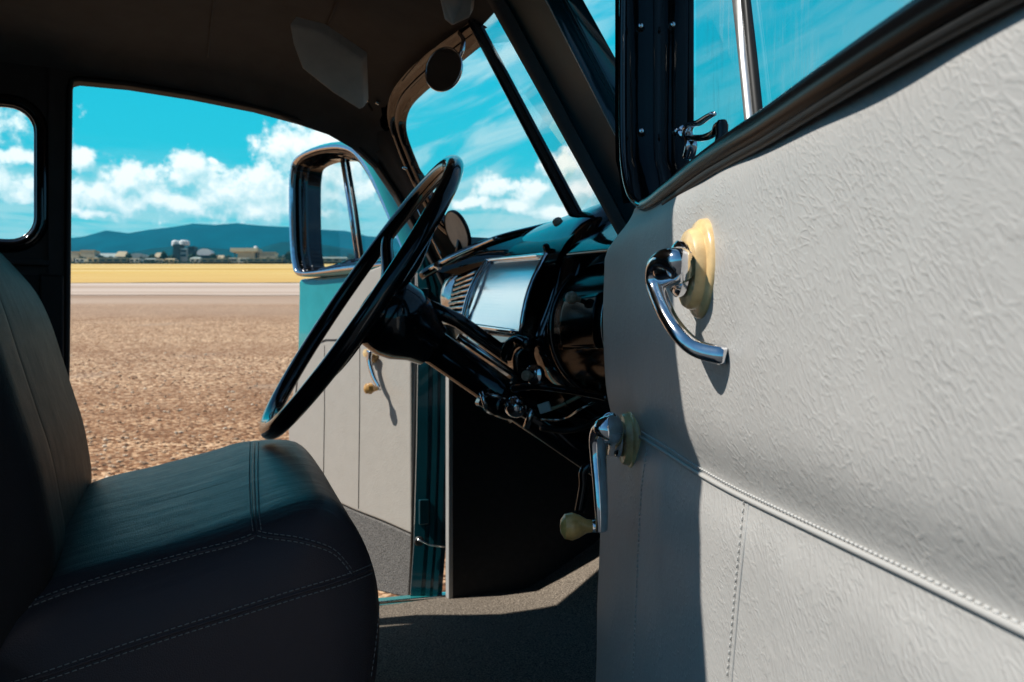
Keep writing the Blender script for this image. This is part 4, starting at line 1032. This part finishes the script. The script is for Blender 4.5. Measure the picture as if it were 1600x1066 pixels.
def zcoord(s, j):
    zt = lerp_table(sill_t, s) + .004; zp = lerp_table(pip_t, s)
    up = 26; 
    if j <= up: t = j / up; t = .5 - .5 * math.cos(math.pi * t); return zt + (zp - zt) * t
    t = (j - up) / 34; return zp + (-.62 - zp) * (t ** 1.35)
for u in us:
    r = []
    for j in range(61):
        z = 0
        s = 0
        for _ in range(3):
            z = zcoord(s, j); sl_ = lerp_table(left_t, z); s = sl_ + u * (.95 - sl_)
        e = s - sl_; zp = lerp_table(pip_t, s); dz = z - zp; zt = lerp_table(sill_t, s)
        o = .006 * math.exp(-0.5 * (max(0, .03 - abs(dz)) / .01) ** 2) if False else 0
        o = .012 * (1 - math.exp(-(dz / .028) ** 2)) if dz > 0 else .005 * (1 - math.exp(-(dz / .02) ** 2))
        o += -.010 * math.exp(-((zt - z) / .018) ** 2)
        o += -.020 * math.exp(-(e / .007) ** 1.2)
        cz = .07; o += .006 * math.exp(-((s - .35) / .2) ** 2 - ((z - .05) / .06) ** 2) if dz > 0 else 0
        o += pnoise(s, z)
        for (cp, rad, dp) in (((1113, 420), .05, -.006), ((988, 686), .045, -.004)):
            cs, cz_ = sz(*cp); rr = math.hypot(s - cs, z - cz_); o += dp * math.exp(-(rr / rad) ** 2)
        r.append(nd(s, z, o)); uvs.append((s, z))
    rows.append(r)
mb = MB().grid(rows); panel = mb.build('door_panel', M['vinyl'], ndoor, uvs=uvs)
pbv = bvh_of(panel)
pp_ = drape(pbv, pip_px, 12, .0008)
MB().tube(pp_, .0019, 10).build('piping', M['vinyl'], ndoor)
stitches(pbv, [shift(pip_px, 3, -8)], 'piping_stitch', M['pale_thread'], ndoor, .0040, .0022, .0008)
stitches(pbv, [[(1164, 782), (1158, 840), (1150, 920), (1143, 1000), (1137, 1064)], [(1012, 700), (1003, 770), (998, 860), (994, 960), (990, 1064)]], 'panel_stitch', M['pale_thread'], ndoor, .0036, .0028, .0005)
for l in ([(1170, 784), (1164, 840), (1156, 920), (1149, 1000), (1143, 1070)],): MB().tube(drape(pbv, l, 10, -.0004), .0014, 6).build('panel_seam', M['vinyl'], ndoor)
# window reveal (front post), sill, glass
GO = -.088
def rv(px, row, o=0.0):
    """point on the reveal plane s = s0; px picks the depth across the door"""
    s0 = sz(970, 300)[0]; p0 = nd(s0, 0); return PP(px, row, p0, eV) + eV * o
cols = [(962, -.006), (966, .004), (971, .007), (976, .004), (980, -.004), (986, -.006), (1000, -.004), (1012, -.001), (1018, .005), (1024, .006), (1030, -.002), (1036, -.006), (1048, -.002), (1060, .0), (1074, -.003), (1080, -.010)]
rws = [-90, 0, 80, 160, 215, 250, 275, 295, 312, 326]
rows = []
for (px, o) in cols:
    line = []
    for rr in rws:
        # the corner: the reveal curves towards the free edge low down
        cv = 0.0
        if rr > 215: cv = .035 * ((rr - 215) / 111) ** 2
        line.append(rv(px + (4 if rr > 250 else 0) - (.012 * (rr - 100) if px > 1040 else 0), rr, o * .6 + cv))
    rows.append(line)
MB().grid(rows).build('window_frame', M['black_frame'], ndoor, auto=70)
for a, b in [(1000, 42), (1001, 206), (1050, 40), (1056, 206)]: MB().lathe(rv(a, b, .002), eV, [(0, .0035), (.0026, .0028), (.0042, .0), (.0042, -.004)], 14).build('screw', M['chrome'], ndoor)
tube_px = [(974, -90), (972, 60), (972, 200), (975, 262), (984, 302), (1000, 320), (1020, 312), (1055, 285), (1100, 250), (1160, 214), (1220, 180)]
pathA = [ND(a, b, .002) for a, b in tube_px]; pathA = spline(pathA, 8)
MB().tube(pathA, lambda t: lerp_table([(0, .0036), (.7, .0036), (.8, .003), (1, .001)], t), 12).build('window_lip', M['black_gloss'], ndoor)
sp_px = [(1000, 322), (1020, 315), (1055, 290), (1100, 256), (1150, 224), (1200, 194), (1300, 127), (1400, 62), (1500, 0), (1600, -58), (1660, -92)]
sp = spline([ND(a, b, lerp_table([(1000, 0), (1050, .004), (1150, .010), (1300, .013)], a)) for a, b in sp_px], 6)
# sill moulding: rounded ledge running back into the door to the glass
MB().tube(sp, lambda t: lerp_table([(0, .004), (.05, .0068), (.15, .0088), (.45, .0102), (1, .0108)], t), 16, flat=.8, up=nV).build('sill_moulding', M['black_sill'], ndoor)
MB().grid([[p + UP * z + nV * o for p in sp] for (o, z) in [(0, .0045), (-.02, .005), (GO, .0)]]).build('sill_ledge', M['black_gloss'], ndoor)
MB().tube([p + UP * -.0105 + nV * .002 for p in sp[10:]], .0032, 8).build('sill_gasket', M['rubber'], ndoor)
# glass + division bar + vent latch
gs0 = sz(1078, 340)[0] - .09
gq = [nd(.05, .14, GO), nd(.93, .13, GO), nd(.93, .40, GO), nd(.86, .50, GO), nd(.40, .53, GO), nd(.05, .50, GO)]
g_uv = [((p - dH).dot(eV), p.z) for p in gq]
MB().add(gq, [tuple(range(6))]).build('window_glass', M['smeared_glass'], ndoor, smooth=False, uvs=g_uv)
fr_ = spline([nd(.035, .44, -.045), nd(.05, .50, -.045), nd(.12, .525, -.045), nd(.40, .54, -.045), nd(.80, .525, -.045), nd(.90, .48, -.045), nd(.945, .38, -.045), nd(.955, .14, -.045)], 8)
MB().tube(fr_, .045, 14, flat=.42, up=UP).build('window_frame', M['black_frame'], ndoor)
bar = [nd(*sz(1139, -160), GO - .010), ND(1146, -90, GO + .006), ND(1156, 0, GO + .006), ND(1166, 90, GO + .006), ND(1176, 190, GO + .006), ND(1180, 230, GO + .006)]
MB().tube(bar, .0075, 14, flat=.8).build('division_bar', M['brushed'], ndoor)
MB().tube([p + eV * .010 + nV * -.002 for p in bar], .0048, 10).build('division_gasket', M['rubber'], ndoor)
MB().tube([rv(1081, r_, -.006) for r_ in (-90, 0, 100, 190)], .004, 8).build('vent_gasket', M['rubber'], ndoor)
lp = lambda a, b, o=-.05: ND(a, b, o)
MB().tube(spline([lp(1076, 246), lp(1080, 225), lp(1074, 208), lp(1078, 196), lp(1092, 192), lp(1104, 184), lp(1114, 178)], 5), lambda t: .0072 - .0034 * t, 9, flat=.6).build('vent_latch', M['chrome'], ndoor)
MB().tube(spline([lp(1064, 207), lp(1072, 214), lp(1086, 216), lp(1104, 214), lp(1118, 206), lp(1122, 196), lp(1130, 192)], 5), lambda t: .0056 - .0014 * t, 9, flat=.7).build('vent_latch', M['black_gloss'], ndoor)
MB().lathe(lp(1070, 208), V((-.5, -.8, .2)), [(0, .008), (.007, .005), (.008, 0), (.007, -.006)], 12).build('latch_pivot', M['chrome'], ndoor)
MB().lathe(lp(1128, 202), UP, [(.007, -.012), (.0055, -.004), (.006, .003), (.004, .008), (0, .009)], 12).build('latch_button', M['black_satin'], ndoor)
# handles
def escutcheon(c_px, s_):
    p = ND(*c_px); hit = pbv.ray_cast(p + nV * .1, -nV); b = hit[0] if hit[0] is not None else p
    MB().lathe(b + nV * -.004, nV, [(.0355 * s_, 0), (.0368 * s_, .003), (.0362 * s_, .0075), (.0345 * s_, .0095), (.0300 * s_, .0105), (.0292 * s_, .015), (.0275 * s_, .0175), (.0225 * s_, .0185), (0, .0185)], 40).build('escutcheon', M['cream'], ndoor)
    MB().lathe(b + nV * .0140, nV, [(.0175 * s_, 0), (.0205 * s_, .002), (.0205 * s_, .006), (.0175 * s_, .0085), (.013 * s_, .009), (.0125 * s_, .012)], 36).build('collar', M['chrome'], ndoor)
    return b
b1 = escutcheon((1128, 421), 1.0)
def hb(px, py, o): return ND(px, py, o)
# pull handle: fat boss, then a flattened curved lever ending near the panel
arm = spline([b1 + nV * .018, b1 + nV * .027, hb(1064, 413, .036), hb(1040, 408, .0445), hb(1025, 420, .0485), hb(1024, 446, .0485), hb(1040, 488, .046), hb(1063, 523, .040), hb(1092, 546, .030), hb(1137, 556, .0140)], 8)
RT1 = [(0, .0125), (.12, .0142), (.24, .0128), (.36, .0088), (.48, .0070), (.7, .0062), (.9, .0066), (.97, .0072), (1, .0060)]
MB().tube(arm, lambda t: lerp_table(RT1, t), 22, flat=.85, up=nV).build('door_handle', M['chrome'], ndoor)
MB().lathe(hb(1044, 432, .036), eV, [(0, .016), (.003, .0155), (.0038, .013), (.0038, .0)], 14).build('handle_pin', M['cream'], ndoor)
b2 = escutcheon((984, 686), .96)
crank = spline([b2 + nV * .018, b2 + nV * .026, hb(955, 670, .036), hb(942, 668, .044), hb(935, 686, .047), hb(935, 715, .047), hb(938, 760, .0465), hb(940, 806, .046), hb(940, 828, .0455)], 8)
RT2 = [(0, .0150), (.12, .0185), (.25, .0165), (.36, .0135), (.6, .0105), (.9, .0078), (1, .0075)]
MB().tube(crank, lambda t: lerp_table(RT2, t), 22, flat=.72, up=nV).build('window_crank', M['chrome'], ndoor)
kc = hb(938, 822, .045)
MB().lathe(kc, nV, [(.006, -.004), (.0065, .005), (.0062, .010)], 18).build('crank_ferrule', M['chrome'], ndoor)
MB().lathe(kc + nV * .008, nV, [(.0062, 0), (.0072, .006), (.0118, .014), (.0142, .021), (.0125, .028), (.007, .032), (0, .033)], 24).build('crank_knob', M['knob'], ndoor)

# ---- far (driver) door
fH = V((.664, 2.135, 0)); fe = V((-.34, .94, 0)).normalized(); fn = V((-fe.y, fe.x, 0)); fn = fn if fn.x < 0 else -fn
def FD(px, py, o=0.0): return PP(px, py, fH + fn * o, fn)
fdoor = MB().prism([FD(a, b, -.012) for a, b in [(466, 436), (560, 425), (652, 400), (655, 560), (652, 935), (560, 905), (456, 870), (460, 640), (464, 540)]], -fn * .07).build('truck_door', M['teal_sunlit'], truck, smooth=False, bevel=.012)
def fpanel(name, poly, m, th, par, n=16, seedv=0):
    # panel as a subdivided sheet with soft edges
    pts = [FD(a, b) for a, b in poly]
    mb = MB().prism([p for p in pts], fn * th); o = mb.build(name, m, par, smooth=False, bevel=.006)
    me = o.data; ul = me.uv_layers.new(name='uv')
    for lp_ in me.loops:
        c = me.vertices[lp_.vertex_index].co - fH; ul.data[lp_.index].uv = (c.dot(fe), c.z)
    return o
fpanel('door_panel', [(456, 668), (457, 655), (472, 545), (510, 530), (532, 480), (558, 432), (620, 408), (644, 396), (648, 560), (649, 834), (604, 814), (560, 797), (500, 770), (456, 750)], M['far_vinyl'], .012, fdoor)
fpanel('kick_carpet', [(456, 752), (500, 772), (560, 799), (604, 816), (649, 836), (643, 934), (600, 924), (456, 880)], M['dark_carpet'], .010, fdoor)
for xs in (507, 562): MB().tube([FD(xs, 540, .0125), FD(xs, 640, .0125), FD(xs - 2, 772 if xs < 540 else 795, .0125)], .0012, 6).build('panel_seam', M['trim_cloth'], fdoor)
MB().tube([FD(458, 655, .012), FD(470, 546, .013), FD(509, 531, .013), FD(560, 531, .013)], .0022, 6).build('panel_edge', M['trim_cloth'], fdoor)
MB().tube([FD(652, 396, .006), FD(652, 560, .006), FD(649, 700, .006), FD(644, 935, .006)], .007, 8).build('door_weatherstrip', M['rubber'], fdoor)
# window frame ring of the far door
oc = [(474, 428), (462, 412), (458, 370), (457, 310), (458, 275), (464, 252), (485, 238), (515, 230), (540, 230), (560, 240), (580, 268), (600, 310), (618, 352), (636, 396), (634, 406), (600, 414), (540, 421)]
ocp = spline([FD(a, b, .0) for a, b in oc], 5, closed=True); cc = FD(540, 335)
def ring(s_, o): return [cc + (p - cc) * s_ + fn * o for p in ocp]
def ringo(d_, o): return [p + (cc - p).normalized() * d_ + fn * o for p in ocp]
ffr = MB().grid([ringo(-.004, -.10), ringo(-.012, -.03), ringo(-.014, .0), ringo(-.004, .010)], cv=True).build('window_frame', M['teal_sunlit'], fdoor, auto=60)
MB().grid([ringo(-.004, .010), ringo(.002, .013), ringo(.008, .010), ringo(.011, .004)], cv=True).build('window_lip', M['chrome'], fdoor)
MB().grid([ringo(.010, .004), ringo(.018, .0), ringo(.020, -.012), ringo(.026, -.016), ringo(.028, -.03), ringo(.034, -.034), ringo(.036, -.075)], cv=True).build('window_reveal', M['black_gloss'], fdoor, auto=45)
gg = ringo(.033, -.075); MB().add(gg, [tuple(range(len(gg)))]).build('window_glass', M['glass'], fdoor, smooth=False)
MB().tube([FD(533, 236, -.068), FD(548, 330, -.068), FD(560, 414, -.068)], .0075, 10).build('division_bar', M['chrome'], fdoor)
MB().tube([FD(541, 240, -.07), FD(556, 330, -.07), FD(567, 412, -.07)], .006, 8).build('division_gasket', M['rubber'], fdoor)
MB().tube(spline([FD(566, 402, -.05), FD(585, 400, -.05), FD(600, 403, -.045), FD(612, 400, -.045)], 5), .006, 8).build('vent_latch', M['chrome'], fdoor)
# crank of the far door
fb = FD(583, 552, .012)
MB().lathe(fb, fn, [(.026, 0), (.026, .005), (.016, .010), (.010, .012), (.010, .026), (0, .028)], 24).build('crank_boss', M['cream'], fdoor)
MB().tube(spline([FD(578, 548, .034), FD(577, 565, .034), FD(584, 590, .034), FD(593, 606, .032)], 5), lambda t: .012 - .005 * t, 12, flat=.55, up=fn).build('window_crank', M['chrome'], fdoor)
kc = FD(594, 607, .030); ka = (fn + FD(560, 616, .04) - FD(592, 607, .04)).normalized()
MB().tube([kc, kc + fn * .012], .006, 10).build('crank_ferrule', M['chrome'], fdoor)
MB().lathe(kc + fn * .010, fn, [(.006, 0), (.009, .010), (.015, .020), (.013, .032), (.006, .037), (0, .038)], 20).build('crank_knob', M['knob'], fdoor)
# hinge pillar between door and cab
jam = []
for row in (385, 450, 560, 700, 850, 936):
    xl = lerp_table([(385, 650), (450, 652), (560, 652), (700, 650), (850, 646), (936, 640)], row)
    xr = lerp_table([(385, 668), (450, 698), (560, 704), (700, 703), (850, 697), (936, 690)], row)
    jam.append([PY(xl + (xr - xl) * f, row, YF + .055 - .03 * f + o) for f, o in [(0, .012), (.02, 0), (.34, 0), (.36, .006), (.46, .006), (.48, 0), (.62, 0), (.64, .008), (.70, .008), (.72, -.002), (.86, -.002), (.90, .03), (1.0, .03)]])
MB().grid(jam).build('hinge_pillar', M['teal'], truck, auto=30)
MB().tube([PY(652, 843, YF + .03), PY(672, 852, YF + .02), PY(703, 856, YF + .0)], .0022, 6).build('check_strap', M['worn_chrome'], truck)
MB().lathe(PY(655, 846, YF + .04), V((-.3, -1, 0)), [(.012, 0), (.009, .004), (0, .005)], 14).build('strap_bush', M['rubber'], truck)
for r_ in (470, 800): MB().box(PY(662, r_, YF + .045), V((.012, 0, 0)), V((0, .006, 0)), V((0, 0, .03))).build('door_hinge', M['teal'], truck, smooth=False, bevel=.003)
# ---- front sheet metal (bonnet and wings), ahead of the windscreen
rows = []
for X, z, hw in [(.80, .19, .50), (.9, .18, .49), (1.2, .14, .45), (1.6, .07, .38), (1.95, -.02, .28), (2.05, -.15, .22), (2.06, -.6, .22)]:
    rows.append([V((X + (.0 if abs(v) < .5 else 0), YC + hw * v, z - .22 * abs(v) ** 3)) for v in [-1 + k / 8 for k in range(17)]])
MB().grid(rows).build('bonnet', M['teal'], truck)
for sgn in (-1, 1):
    rows = []
    for k in range(11):
        a = math.pi * k / 10; rows.append([V((1.98 - .62 * math.cos(a), YC + sgn * w, -.62 + h * math.sin(a) ** .8)) for w, h in [(.40, .50), (.52, .52), (.64, .46), (.70, .34), (.72, .1)]])
    MB().grid(rows).build('front_wing', M['teal'], truck)
MB().grid([[V((X, YC + .66 * v, z)) for v in (-1, 1)] for X, z in [(-.86, -.05), (-2.3, -.05), (-2.3, -.6), (-.86, -.6), (-.86, -.05)]]).build('cargo_bed', M['teal'], truck, smooth=False)
